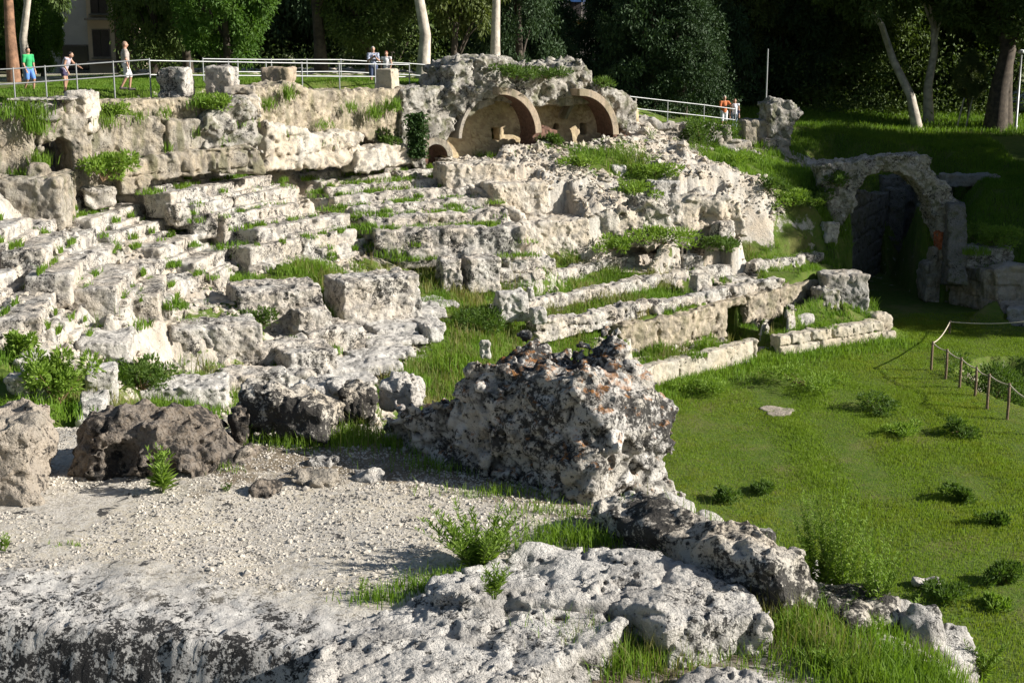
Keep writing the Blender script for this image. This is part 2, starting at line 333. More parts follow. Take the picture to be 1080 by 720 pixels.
# grass bay and lower cavea left of it
cz([(600, 295, 2.8, 1), (560, 320, 2.6, 1), (520, 345, 2.5, 1), (500, 370, 2.3, 1), (470, 330, 2.95, .8), (440, 350, 2.75, .4), (420, 375, 2.55, .4), (400, 395, 2.4, .4), (360, 420, 2.3, .4), (460, 400, 2.2, 1), (540, 295, 3.1, 1), (480, 300, 3.2, .8), (450, 290, 3.4, .8), (420, 330, 3.1, .6), (400, 300, 3.5, .6), (350, 340, 3.2, .6), (300, 350, 3.3, .5), (270, 395, 2.8, .5), (320, 420, 2.3, .4), (220, 395, 3.0, .7), (180, 390, 3.2, .6), (120, 400, 3.8, .7), (60, 400, 4.45, .85), (20, 420, 4.5, .95), (80, 432, 4.1, .95), (140, 430, 3.2, .7), (150, 350, 4.1, .6), (100, 352, 4.3, .5), (50, 370, 4.75, .7), (0, 370, 4.9, .7), (200, 330, 4.1, .6), (250, 320, 4.2, .6), (300, 290, 4.3, .9), (340, 285, 4.2, .9), (390, 273, 4.2, .9), (440, 268, 4.15, .9), (500, 268, 3.9, .9), (560, 268, 3.6, .9), (600, 275, 3.3, .9), (-60, 380, 4.8, .6)])
for x, y, z in ((-4, 24, 2.4), (-12, 24, 3.0), (-20, 24, 3.6), (-20, 33, 4.6), (-17, 39, 6.2), (0, 24, 1.2), (0, 30, 1.6), (-6, 30, 2.6), (-11, 27, 4.0), (-40, 20, 3), (-30, 0, 4), (0, 0, 8), (30, 0, 2)): CTRL.append((x, y, z, .5))
# bedrock mound under the arches
cy([(600, 266, 54.6, .6), (650, 262, 55, .6), (700, 256, 55.4, .6), (760, 251, 56.2, .6), (840, 252, 58.2, .7), (880, 258, 60, .6),
    (575, 232, 55.2, 0), (620, 222, 55.6, 0), (660, 222, 55.8, 0), (700, 216, 56.3, 0), (760, 214, 57.3, .0), (820, 215, 60.3, .5), (860, 220, 61.0, .7),
    (560, 205, 56.2, 0), (620, 200, 56.6, .1), (670, 205, 57.2, .3), (690, 190, 58.4, .8), (730, 190, 58.4, .1), (790, 188, 60.2, .2), (830, 195, 61.7, .75),
    (500, 188, 56.6, 0), (560, 178, 57.2, 0), (600, 178, 57.8, .4), (640, 172, 59., .9), (680, 165, 60.2, .5), (720, 160, 61.2, .2), (760, 172, 62, .8), (800, 176, 63, .9), (850, 181, 63.5, .9), (866, 190, 62.8, .8),
    (480, 172, 57.2, .3), (540, 163, 58.2, .3), (590, 160, 59.2, .6), (650, 152, 60.6, .5), (700, 145, 63, .3), (872, 205, 62.4, .7), (872, 235, 61.4, .7)])
# upper terrace and the ground behind
cy([(-60, 112, 44, .9), (40, 112, 45.5, .9), (90, 104, 47.2, .9), (180, 102, 48.8, .95), (262, 99, 51, .95), (340, 92, 55, .9), (430, 92, 58.2, .8), (470, 95, 61, .7), (-60, 98, 52, .9), (60, 97, 53, .9), (160, 94, 54, .75), (300, 86, 58, .95), (400, 85, 60, .95), (470, 88, 64, .8), (-200, 95, 55, .6), (-200, 80, 100, .5), (0, 82, 75, .6), (200, 74, 75, .4), (400, 74, 80, .4)])
cy([(560, 95, 66, .5), (620, 100, 68, .5), (660, 112, 68, .6), (680, 132, 68, .8), (740, 138, 70, .8), (780, 140, 70.5, .8), (800, 150, 69, .5), (850, 182, 66, .6), (880, 178, 70, .3), (845, 160, 74, .9), (880, 140, 80, 1), (840, 125, 84, 1), (900, 122, 88, 1), (1000, 122, 88, .9), (1100, 122, 88, .9), (760, 118, 84, .8), (680, 115, 80, .7), (930, 160, 78, .9), (1000, 160, 78, .9), (1090, 160, 78, .9), (920, 195, 72, .9), (1090, 180, 74, .9), (1250, 180, 74, .9), (1300, 120, 90, .9)])
for x, y, z in ((-120, 40, 10), (-120, 180, 9), (150, 180, 7), (150, 60, 7), (150, 0, 7), (-120, -30, 9), (150, -30, 6), (0, 180, 8), (30, -30, 4), (0, -30, 8), (0, 120, 8), (50, 120, 6.5), (60, 70, 6.5), (70, 30, 6.5)): CTRL.append((x, y, z, .6))
def tin(ctrl, xs, ys):
    C = np.array(ctrl, float); key = {}; keep = []
    for i, c in enumerate(C):
        k = (round(c[0]/.12), round(c[1]/.12))
        if k not in key: key[k] = i; keep.append(i)
    C = C[keep]
    v, e, f, ov, oe, of = delaunay_2d_cdt([Vector((c[0], c[1])) for c in C], [], [], 0, 1e-4)
    src = [o[0] if o else 0 for o in ov]
    Z = np.full((len(xs), len(ys)), np.nan); G = np.zeros_like(Z)
    for t in f:
        a, b, c = [np.array(v[i]) for i in t]; za = [C[src[i]] for i in t]
        i0, i1 = np.searchsorted(xs, min(a[0], b[0], c[0])), np.searchsorted(xs, max(a[0], b[0], c[0]), 'right'); j0, j1 = np.searchsorted(ys, min(a[1], b[1], c[1])), np.searchsorted(ys, max(a[1], b[1], c[1]), 'right')
        if i1 <= i0 or j1 <= j0: continue
        X, Y = np.meshgrid(xs[i0:i1], ys[j0:j1], indexing='ij'); det = (b[1]-c[1])*(a[0]-c[0])+(c[0]-b[0])*(a[1]-c[1])
        if abs(det) < 1e-9: continue
        w0 = ((b[1]-c[1])*(X-c[0])+(c[0]-b[0])*(Y-c[1]))/det; w1 = ((c[1]-a[1])*(X-c[0])+(a[0]-c[0])*(Y-c[1]))/det; w2 = 1-w0-w1
        m = (w0 >= -1e-6) & (w1 >= -1e-6) & (w2 >= -1e-6)
        Z[i0:i1, j0:j1][m] = (w0*za[0][2]+w1*za[1][2]+w2*za[2][2])[m]; G[i0:i1, j0:j1][m] = (w0*za[0][3]+w1*za[1][3]+w2*za[2][3])[m]
    Z = np.where(np.isnan(Z), np.nanmin(Z), Z); return Z, G
def blur(A, n=1):
    for _ in range(n):
        B = np.pad(A, 1, mode='edge'); A = (B[:-2, 1:-1]+B[2:, 1:-1]+B[1:-1, :-2]+B[1:-1, 2:]+2*B[1:-1, 1:-1])/6
    return A
def gridmesh(name, xs, ys, Z, G, mat, mask=None):
    X, Y = np.meshgrid(xs, ys, indexing='ij'); n, m = X.shape; V = np.stack([X, Y, Z], -1).reshape(-1, 3)
    I = np.arange(n*m).reshape(n, m); Q = np.stack([I[:-1, :-1], I[1:, :-1], I[1:, 1:], I[:-1, 1:]], -1).reshape(-1, 4)
    if mask is not None: Q = Q[mask.reshape(-1)]
    return link(name, mesh_np(name, V, Q, True, {'g': G.reshape(-1)}), mat)
def groundmat():
    t = NT('slope_ground'); p = t.pos(); g = t.attr('g')
    rock = t.mix(t.ramp(t.noise(p, .8, 4), .35, .65), (.47, .44, .38), (.5, .41, .3)); mp = t.n('ShaderNodeMapping'); t.t.links.new(p, mp.inputs[0]); mp.inputs['Scale'].default_value = (1, 1, .3); rock = t.mix(t.ma('MULTIPLY', t.ramp(t.noise(mp.outputs[0], 5.5, 8, .75), .47, .62), t.ramp(t.noise(p, .7, 3), .35, .6, .25, .8)), rock, (.15, .14, .125)); rock = t.mix(t.ramp(t.noise(mp.outputs[0], 17, 7, .75), .54, .64, 0, .75), rock, (.07, .066, .06)); rock = t.mix(t.ramp(t.noise(p, 30, 5, .7), .3, .7, 0, .4), rock, (.6, .57, .52))
    soil = t.mix(t.ramp(t.noise(p, 3, 4), .4, .6), (.1, .14, .025), (.075, .125, .018)); soil = t.mix(t.ramp(t.noise(p, .45, 3), .52, .68, 0, .55), soil, (.17, .15, .06)); soil = t.mix(t.ramp(t.noise(p, 12, 3), .55, .7, 0, .6), soil, (.13, .1, .06))
    f = t.ramp(t.ma('ADD', g, t.ma('MULTIPLY', t.ma('SUBTRACT', t.noise(p, 1.7, 6, .65), .5), 1.5)), .42, .6)
    col = t.mix(f, rock, soil)
    b = t.n('ShaderNodeBump', Strength=.9, Distance=.06); t.t.links.new(t.noise(p, 9, 8, .7), b.inputs['Height'])
    d = t.n('ShaderNodeBsdfPrincipled', Roughness=.95); d.inputs['Specular IOR Level'].default_value = .15; t.put(d.inputs['Base Color'], col); t.t.links.new(b.outputs[0], d.inputs['Normal']); return t.out(d.outputs[0])
M['ground'] = groundmat()
GS = .1; GX = np.arange(-19, 27.01, GS); GY = np.arange(22, 82.01, GS)
GZ, GG = tin(CTRL, GX, GY); GZ = blur(GZ, 2); GG = blur(GG, 6)
XX, YY = np.meshgrid(GX, GY, indexing='ij')
# arena floor stays smooth, slopes get eroded-rock relief
PW = np.stack([XX, YY, GZ*1.3], -1)
rockm = np.clip(1-GG*1.15, 0, 1)
flat = np.clip(1-GZ/.5, 0, 1)
_w = PW+fbm(PW*1.1, 3, 41)[..., None]*.35
f1, f2, cid = worley(_w*np.array([1.1, 1.1, 1.6]), 61); f1c, f2c, cidc = worley(_w*np.array([2.9, 2.9, 3.5]), 63)
chunk = (cid-.5)*np.clip((f2-f1)/.14, 0, 1)*.34+(cidc-.5)*np.clip((f2c-f1c)/.2, 0, 1)*.2
GZ = GZ+(1-flat)*(.04*fbm(PW*.9, 3, 2)+rockm*(1.35*chunk+.14*fbm(PW*1.3, 2, 3)+.09*np.abs(fbm(PW*4.6, 3, 6))))+flat*.05*fbm(PW*.45, 3, 8)
# foot of the podium: flat arena in front, ledge behind the low wall
_B = np.array([b[:2] for b in BASE[3:]]); bd = np.full(XX.shape, 99.); bs = np.zeros(XX.shape)
for a, b in zip(_B[:-1], _B[1:]):
    e = b-a; t = np.clip(((XX-a[0])*e[0]+(YY-a[1])*e[1])/(e@e), 0, 1); dd = np.hypot(XX-a[0]-e[0]*t, YY-a[1]-e[1]*t); sg = np.where(e[0]*(YY-a[1])-e[1]*(XX-a[0]) > 0, 1, -1); m_ = dd < bd; bd = np.where(m_, dd, bd); bs = np.where(m_, sg*dd, bs)
nearp = (YY > 40) & (YY < 58) & (XX < 15.6)
GZ = np.where(nearp & (bs < .1), np.minimum(GZ, .05+.05*fbm(PW*.45, 3, 8)), GZ); GZ = np.where(nearp & (bs >= .1) & (bs < 1.0), np.minimum(GZ, .72), GZ); 
GZ = np.where(nearp & (bs >= 1.0) & (bs < 2.6), np.minimum(GZ, 1.86+.1*(bs-1)), GZ)
GG = np.where(nearp & (bs < .9), np.maximum(GG, .9), GG)
def carve(c, u, o, s0, s1, t0, t1, zm):
    global GZ
    s = (XX-c[0])*u[0]+(YY-c[1])*u[1]; t = (XX-c[0])*o[0]+(YY-c[1])*o[1]; GZ = np.where((s > s0) & (s < s1) & (t > t0) & (t < t1), np.minimum(GZ, zm), GZ)
for (wi, k, P1, P2, u, o, L, z, hh, tr) in SEATS:
    carve(P1, u, o, -.25, L+.25, -.05, tr+.15, z-.14); carve(P1, u, o, -.3, L+.3, -.6, .0, z-hh+.02)
gx_, gy_ = np.gradient(GZ, GS); steep = np.clip(np.hypot(gx_, gy_)-.75, 0, 1)
GG = GG-np.where((bs > .9) & (YY < 62.5) & (XX < 11), blur(steep, 1)*.55, 0)
# the sunken pit beside the rope
PITC = (18.9, 47.6)
pd = np.sqrt(((XX-PITC[0])/2.9)**2+((YY-PITC[1])/4.6)**2)+.12*fbm(PW*.8, 3, 15)
GZ = np.where(pd < 1, GZ-2.6*np.clip((1-pd)/.16, 0, 1), GZ); GG = np.where((pd < 1.0), .62, GG)
def gz(x, y):
    i = np.clip((np.asarray(x)-GX[0])/GS, 0, len(GX)-1.001); j = np.clip((np.asarray(y)-GY[0])/GS, 0, len(GY)-1.001); a = i.astype(int); b = j.astype(int); fi = i-a; fj = j-b
    return GZ[a, b]*(1-fi)*(1-fj)+GZ[a+1, b]*fi*(1-fj)+GZ[a, b+1]*(1-fi)*fj+GZ[a+1, b+1]*fi*fj
def gg(x, y):
    i = np.clip(((np.asarray(x)-GX[0])/GS).astype(int), 0, len(GX)-1); j = np.clip(((np.asarray(y)-GY[0])/GS).astype(int), 0, len(GY)-1); return GG[i, j]
OX = np.concatenate([np.arange(-118, -19, 1.5), [-18.8], np.arange(-17.5, 26, 1.5), [26.9], np.arange(28, 148, 1.5)]); OY = np.concatenate([np.arange(-28, 22, 1.5), [22.2], np.arange(23.5, 81, 1.5), [81.8], np.arange(83, 178, 1.5)])
OZ, OG = tin(CTRL, OX, OY); OZ = blur(OZ, 1)
def oz(x, y):
    i = int(np.clip(np.searchsorted(OX, x)-1, 0, len(OX)-2)); j = int(np.clip(np.searchsorted(OY, y)-1, 0, len(OY)-2)); fx = (x-OX[i])/(OX[i+1]-OX[i]); fy = (y-OY[j])/(OY[j+1]-OY[j])
    return OZ[i, j]*(1-fx)*(1-fy)+OZ[i+1, j]*fx*(1-fy)+OZ[i, j+1]*(1-fx)*fy+OZ[i+1, j+1]*fx*fy
def gnd(x, y):
    if GX[0] < x < GX[-1] and GY[0] < y < GY[-1]: return float(gz(x, y))
    return float(oz(x, y))
cm = (OX[:-1, None] >= -18.9) & (OX[1:, None] <= 26.95) & (OY[None, :-1] >= 22.1) & (OY[None, 1:] <= 81.9)
kind(gridmesh('ground', OX, OY, OZ-.02, OG, M['ground'], ~cm), 'structure')
# big ground sheet out to the horizon
m = mesh_np('far_ground', [(-900, 175, 6), (900, 175, 6), (900, 1500, 6), (-900, 1500, 6)], [(0, 1, 2, 3)], False, {'g': [1]*4}); kind(link('far_ground', m, M['ground']), 'structure')
# ------------------------------------------------------------------ seats
for (wi, k, P1, P2, u, o, L, z, hh, tr) in SEATS:
    nm, txt, rows = WEDGES[wi]; r = random.Random(wi*31+k)
    rz = math.atan2(u[1], u[0]); cuts = [L*(i+r.uniform(.8, 1.2))/max(1, round(L/2.3)) for i in range(int(round(L/2.3))-1)]
    bites = [(r.uniform(0, L), r.uniform(-.1, .25), r.uniform(-.05, .1), r.uniform(.1, .24)) for _ in range(int(L*(.25 if wi < 4 else .6))+1)]
    dep = hh+.35
    def sd(G, L=L, tr=tr, dep=dep, cuts=cuts, bites=bites, hh=hh, ft=(r.uniform(-.1, .35*L), L-r.uniform(-.1, .3*L))):
        y = G[..., 1]; P = G.copy(); P[..., 2] = P[..., 2]+.05*np.clip(y/tr, 0, 1)            # tread dished towards the back
        d = sdbox(P, (L/2, tr/2+.1, -dep/2), (L/2, tr/2+.1, dep/2), .07)
        for c in cuts: d = np.maximum(d, .032-np.abs(P[..., 0]-c-.1*(y-.2)-.06*np.sin(P[..., 2]*9+c*7))-np.clip(y-.08, 0, 1)*.25)
        ya, yb = ft; d = np.minimum(d, sdbox(P, ((ya+yb)/2, 0., -hh*.68-.3), ((yb-ya)/2, .24, .3), .05))
        for bx, by, bz, br in bites: d = np.maximum(d, br-np.sqrt((P[..., 0]-bx)**2+(y-by)**2*1.5+(P[..., 2]-bz)**2*1.6))
        return d
    rough = (.03 if wi < 3 else .035) + (.05 if wi == 4 else 0)
    ob = solid('stone_bench', (-.3, -.6, -dep-.25), (L+.3, tr+.5, .28), .045, sd, M['seat'], loc=P1, rz=rz, rough=rough, rs=2.6, fine=.028, fs=7., pits=.015, ps=6.5, crack=.035, cs=1.)
    lab = ORD[k]+' '+txt+(' counted from the top' if k else '')
    tag(ob, lab, 'stone seat', 'stone seats of the amphitheatre bank')
# worn steps of the radial stairs between the banks
for wa, wb, txt in ((1, 2, 'worn step of the stair between the leftmost and second banks'), (2, 3, 'worn step of the stair between the second and third banks')):
    A_ = [q for q in SEATS if q[0] == wa]; B_ = [q for q in SEATS if q[0] == wb]
    for i, (a, b) in enumerate(zip(A_, B_)):
        p, q = a[3], b[2]; e = (q-p)*np.array([1, 1, 0]); L = float(np.hypot(e[0], e[1]))
        if L < .5 or L > 4.5: continue
        e = e/L; z = (a[7]+b[7])/2-.28
        ob = solid('stair_step', (-.3, -.4, -.75), (L+.3, 1.0, .2), .05, lambda G: sdbox(G, (L/2, .3, -.3), (L/2+.05, .42, .3), .08), M['seat'], loc=(p[0], p[1], z), rz=math.atan2(e[1], e[0]), rough=.07, fine=.04, crack=.05); carve(p, e, np.array([-e[1], e[0]]), 0, L, -.35, .7, z-.12); tag(ob, ORD[i]+' '+txt, 'stair step', 'worn steps of the radial stairs')
# ------------------------------------------------------------------ generic pixel-sized stone block
def block(name, label, cat, px0, px1, pt, pb, y, dep, yaw=0, mat='seat', rough=.05, fine=.03, pits=.025, r=.06, h=.05, rub=0, us=5., group=None, sink=.25, parent=None, lean=0, rs=2.5):
    A, B = AtY(px0, pb, y), AtY(px1, pb, y); w = B[0]-A[0]; T = AtY((px0+px1)/2, pt, y+dep*.6)[2]; zb = A[2]; H = T-zb+sink
    w = w/max(.5, math.cos(yaw))
    loc = np.array([(A[0]+B[0])/2, y, zb-sink])
    T_ = zb+H-sink; cu, co = np.array([math.cos(yaw), math.sin(yaw)]), np.array([-math.sin(yaw), math.cos(yaw)]); carve(loc, cu, co, -w/2-.1, w/2+.1, 0, dep, T_-.2); carve(loc, cu, co, -w/2-.05, w/2+.05, -.45, 0, zb+.03)
    e = .2+rub
    ob = solid(name, (-w/2-e, -e, -.1), (w/2+e, dep+e, H+e), h, lambda G: sdbox(np.stack([G[..., 0]-lean*G[..., 2], G[..., 1], G[..., 2]], -1), (0, dep/2, H/2), (w/2, dep/2, H/2), min(r, w/3, H/3)), M[mat], loc=loc, rz=yaw, parent=parent, rough=rough, fine=fine, pits=pits, rub=rub, us=us, rs=rs, crack=.05 if not rub else 0, cs=1.3)
    if parent is None: tag(ob, label, cat, group)
    return ob
STN = 'loose stone blocks on the slope'
def wall(name, label, cat, A, B, poly, thick, mat, holes=(), h=.07, off=0., rub=0., us=5., rough=.05, fine=.05, pits=.03, cuts=None, group=None, parent=None, extra=None, rs=2.5, rfn=.03):
    """A wall on the vertical plane through ground points A, B; its outline is given in photo pixels on that plane and it has real thickness."""
    A = np.asarray(A, float); B = np.asarray(B, float); u = (B-A)*np.array([1, 1, 0]); u /= np.hypot(u[0], u[1]); n = np.array([u[1], -u[0], 0])   # n faces the arena
    O = A+n*off
    def pl(p):
        d = ray(*p); t = ((O-np.array([0, 0, CAMZ]))@n)/(d@n); W = np.array([0, 0, CAMZ])+d*t; return ((W-O)@u, W[2])
    Q = [pl(p) for p in poly]; H = [[pl(p) for p in q] for q in holes]
    s0, s1 = min(q[0] for q in Q), max(q[0] for q in Q); z0, z1 = min(q[1] for q in Q), max(q[1] for q in Q)
    sm = (s0+s1)/2; loc = np.array([O[0]+u[0]*sm, O[1]+u[1]*sm, z0]); rz = math.atan2(u[1], u[0])
    Q = [(a-sm, b-z0) for a, b in Q]; H = [[(a-sm, b-z0) for a, b in q] for q in H]
    e = .25+rub
    def sd(G):
        X, Y, Z = G[..., 0], G[..., 1], G[..., 2]
        d2 = sdpoly(X[:, 0, :], Z[:, 0, :], Q)
        for q in H: d2 = np.maximum(d2, -sdpoly(X[:, 0, :], Z[:, 0, :], q))
        d2 = d2[:, None, :]; dy = np.abs(Y-thick/2)-thick/2
        d = np.minimum(np.maximum(d2+rfn, dy+rfn), 0)+np.sqrt(np.maximum(d2+rfn, 0)**2+np.maximum(dy+rfn, 0)**2)-rfn
        if cuts:   # open joints between squared blocks: (course height, block length)
            ch, bl = cuts; row = np.floor(Z/ch); jz = np.abs(Z/ch-np.round(Z/ch))*ch; xo = (X+sm)/bl+.5*(row % 2)+.17*row; jx = np.abs(xo-np.round(xo))*bl
            d = np.maximum(d, np.where(Y < .16, .045-np.minimum(jx, jz)-np.clip(Y, 0, 1)*.3, -9))
        if extra is not None: d = extra(d, X, Y, Z, (s0-sm, s1-sm))
        return d
    ob = solid(name, (s0-sm-e, -e, -.15), (s1-sm+e, thick+e, z1-z0+e), h, sd, M[mat], loc=loc, rz=rz, parent=parent, rub=rub, us=us, rough=rough, fine=fine, pits=pits, rs=rs, crack=.06 if not rub else 0, cs=1.)
    if parent is None: tag(ob, label, cat, group)
    ob['_pl'] = 1
    return ob
def Y(px, py, y): return AtY(px, py, y)
# ------------------------------------------------------------------ upper left terrace walls
PL = (Y(88, 106, 46.8), Y(265, 101, 50.6))
wall('rubble_wall', 'neat cream rubble wall holding up the lawn at upper left', 'wall', *PL, [(86, 107), (150, 105), (232, 103), (236, 132), (205, 129), (140, 129), (86, 134)], .8, 'rubble', rub=.05, us=5.2, h=.05, pits=0, rough=.03)
wall('rock_wall', 'eroded ochre rock face between tunnel mouth and squared block', 'wall', *PL, [(84, 127), (120, 122), (150, 123), (172, 125), (174, 160), (160, 170), (135, 173), (128, 205), (85, 205)], 1.2, 'wallrock', off=.45, rough=.09, fine=.06, pits=.03)
wall('squared_block', 'large squared ochre block below the neat rubble wall', 'stone block', *PL, [(178, 127), (204, 125), (220, 130), (222, 150), (214, 160), (178, 160)], 1.1, 'wallrock', off=.6, rough=.07, rfn=.1)
wall('ashlar_ledge', 'low ashlar ledge above the topmost long seat', 'wall', *PL, [(128, 172), (150, 167), (182, 160), (230, 157), (262, 152), (278, 163), (281, 184), (255, 182), (215, 184), (160, 190), (150, 205), (128, 205)], 1.3, 'wallrock', off=.95, rough=.08, cuts=(.62, 1.25))
PLl = (Y(-10, 190, 43.8), Y(95, 190, 45.6))
wall('rock_wall', 'ochre rock face left of the tunnel mouth at the left edge', 'wall', *PLl, [(-60, 112), (20, 112), (34, 124), (52, 132), (54, 150), (45, 158), (46, 198), (-60, 200)], 1.4, 'wallrock', rough=.1, fine=.06)
wall('tunnel_pier', 'rock pier with arched tunnel mouth at upper left', 'tunnel mouth', *PLl, [(40, 130), (70, 120), (96, 124), (97, 166), (91, 208), (38, 208)], 1.6, 'wallrock', holes=[[(45, 215), (45, 168), (48, 155), (55, 148), (65, 146), (73, 151), (77, 165), (79, 215)]], off=.1, rough=.08, fine=.06, pits=.05, h=.055)
bm_ = wall('tunnel_rock', '', '', *PLl, [(36, 130), (98, 130), (98, 215), (36, 215)], .5, 'wallrock', off=-3.2, parent=None); tag(bm_, 'shadowed rock at the back of the arched tunnel', 'rock')
for i, (a, b) in enumerate(((40, 36), (84, 93))):
    w_ = wall('tunnel_rock', '', '', *PLl, [(a-6, 128), (b+4, 128), (b+4, 212), (a-6, 212)], 3.0, 'wallrock', off=-.6); tag(w_, ('left' if i == 0 else 'right')+' side rock inside the dark tunnel mouth', 'rock')
block('overhanging_block', 'square block with dark shaded face propped over the tunnel mouth', 'stone block', 34, 66, 107, 128, 44.6, 1.2, .35, 'ashdark', sink=0)
block('roof_slab', 'thin flat slab laid over the propped square block', 'stone slab', 8, 76, 102.5, 106, 44.4, 1.5, .1, 'seat', sink=.02, h=.045, rough=.03)
block('stone_pier', 'pale pier right of the propped square block', 'stone pier', 68, 91, 97, 131, 45.6, 1.2, -.1, 'rock', sink=.3, rough=.12)
block('stone_bench', 'broad eroded block in front of the tunnel at left edge', 'stone block', -40, 64, 184, 232, 42.3, 2.6, .12, 'wallrock', rough=.08, sink=.4, r=.12)
block('boulder', 'small rounded boulder left of the tunnel mouth', 'boulder', 26, 46, 171, 185, 43.2, .6, 0, 'wallrock', r=.2, rough=.1)
block('seat_block', 'dark ended block just right of the tunnel foot', 'stone block', 92, 120, 197, 212, 45.0, 1.0, .5, 'seat', rough=.12)
# rubble slump and second rubble wall
PL2 = (Y(265, 97, 51.8), Y(430, 94, 57.8))
wall('rubble_slump', 'collapsed heap of loose rubble beside the squared block', 'rubble heap', *PL, [(218, 128), (238, 110), (262, 104), (275, 120), (280, 165), (262, 155), (236, 156), (214, 158)], 1.6, 'rubgrey', off=.75, rub=.09, us=5, rough=.16)
wall('rubble_wall', 'rough rubble wall below the plinth with the couple', 'wall', *PL2, [(258, 104), (268, 94), (300, 86), (312, 89), (330, 95), (380, 95), (432, 93), (436, 152), (405, 156), (380, 142), (330, 140), (302, 150), (282, 172), (262, 150)], 1.0, 'rubble', rub=.06, us=5, rough=.09, fine=.045, h=.06)
wall('rock_ledge', 'grey broken ledge at the foot of the rough rubble wall', 'rock', *PL2, [(282, 130), (300, 131), (335, 140), (380, 139), (384, 150), (392, 160), (384, 176), (300, 178), (280, 180)], 1.0, 'rock', off=.7, rough=.1, fine=.06, cuts=(.7, 1.4))
wall('rock_ledge', 'stepped pale ledge below the shrubs at top of the seats', 'rock', *PL2, [(380, 160), (402, 155), (430, 153), (434, 170), (390, 182), (375, 182)], 1.0, 'rock', off=1.0, rough=.1, fine=.06)
block('stone_slab', 'dark fallen slab at the corner of the upper lawn', 'stone slab', 236, 268, 90, 97, 51.2, 1.4, .2, 'ashdark', sink=.1)
block('stone_block', 'big cream block jutting from the rubble below the fallen slab', 'stone block', 244, 274, 101, 116, 50.3, 1.0, .3, 'rock', sink=.3)
# bigger loose blocks on the lower slope: label, px0,px1,top,base,depth,thickness,yaw
for lab, a, b, t, p, y, dp, yw, mt in (
  ('large broken rock mass under the left seat banks', 256, 340, 298, 348, 41.3, 2.2, .35, 'seat'),
  ('lower lit corner of the broken rock mass', 318, 349, 322, 346, 40.9, 1.3, .5, 'seat'),
  ('tall block with bright right face above the paved steps', 366, 443, 288, 333, 43.6, 1.5, .55, 'seat'),
  ('upright block between grass tufts right of the bright block', 466, 487, 272, 301, 48.6, .8, .3, 'seat'),
  ('squat broken block right of the upright block', 496, 529, 270, 302, 49.0, .9, .45, 'seat'),
  ('long white block lying in the grass below the seats', 536, 587, 273, 287, 50.6, .7, .5, 'seat'),
  ('thin slab beside the long white block', 526, 542, 282, 291, 49.8, .6, .4, 'seat'),
  ('wide pale block with grass at its foot at lower left', 186, 275, 337, 388, 38.2, 1.7, .3, 'seat'),
  ('dark sided rock at the left of the wide pale block', 158, 192, 335, 375, 38.6, 1.4, .2, 'rock'),
  ('long stone step right of the wide pale block', 276, 330, 357, 380, 38.9, 1.0, .5, 'seat'),
  ('squared step block with bright front beside the grass', 308, 356, 362, 400, 38.3, 1.5, .55, 'seat'),
  ('upper squared step block beside the paved steps', 330, 384, 340, 367, 40.6, 1.6, .6, 'seat'),
  ('small squared block at the foot of the steps', 304, 333, 388, 414, 37.2, 1.1, .5, 'seat'),
  ('broken step stone left of the small squared block', 236, 304, 388, 410, 36.8, 1.2, .3, 'seat'),
  ('flat slab behind the green shrub at left', 84, 136, 352, 384, 34.6, 1.8, .2, 'slab'),
  ('tilted grey slab with grooves beside the green shrub', 92, 122, 384, 424, 31.6, 1.0, .2, 'slab'),
  ('white lumpy rock at the end of the grooved slab', 84, 110, 418, 446, 29.2, 1.0, .2, 'slab'),
  ('rounded stone in the grass near the left edge', 10, 29, 391, 424, 29.5, .7, .2, 'seat'),
  ('broken rock behind the rounded stone', 16, 44, 372, 400, 31.3, 1.2, .1, 'slab'),
  ('low rock under the green shrub', 26, 56, 400, 426, 29.8, .9, .1, 'slab'),
  ('pale rock at the left edge below the seats', -20, 6, 345, 392, 32.3, 1.2, 0, 'seat'),
  ('cracked slab between shrub and step stones', 150, 240, 400, 426, 34.4, 1.6, .2, 'slab'),
  ('grey pitted rock right of the dark weed', 120, 165, 345, 372, 38.4, 1.6, .3, 'rock'),
  ('rocky ledge below the seat bank under the tunnel', 195, 262, 316, 338, 41.6, 1.2, .4, 'rock'),
  ('small rock in the grass bay', 527, 558, 306, 333, 45.8, .8, .3, 'slab'),
  ('second small rock in the grass bay', 558, 566, 302, 312, 47.4, .5, .2, 'slab'),
  ('white fist sized stone in the grass bay', 506, 516, 358, 369, 41.5, .4, .1, 'slab'),
  ('pair of white stones in the grass bay', 562, 576, 324, 335, 45.5, .4, .3, 'slab'),
  ('large dark ended outcrop block below the rock channel', 551, 622, 229, 266, 54.3, 2.0, .45, 'rock'),
  ('outcrop block at the top of the rock channel', 470, 545, 170, 199, 56.0, 1.6, .35, 'rock'),
  ('stepped outcrop block beside the rock channel', 520, 578, 190, 232, 55.3, 1.6, .4, 'rock'),
  ('white boulder on the grassy crest right of the arches', 646, 661, 174, 187, 58.6, .8, .2, 'slab'),
  ('pair of squared stones in the middle of the bedrock mound', 672, 708, 205, 217, 56.6, .8, .4, 'seat'),
  ('flat pale stone on the bedrock mound', 688, 718, 190, 203, 57.6, .8, .3, 'slab'),
  ('rounded disc shaped stone at the foot of the mound', 757, 777, 233, 256, 57.0, .5, .9, 'seat')):
    block('stone_block', lab, 'stone block', a, b, t, p, y, dp, yw, mt, rough=.06, fine=.045, pits=.015, r=.06, h=.045, group=STN)
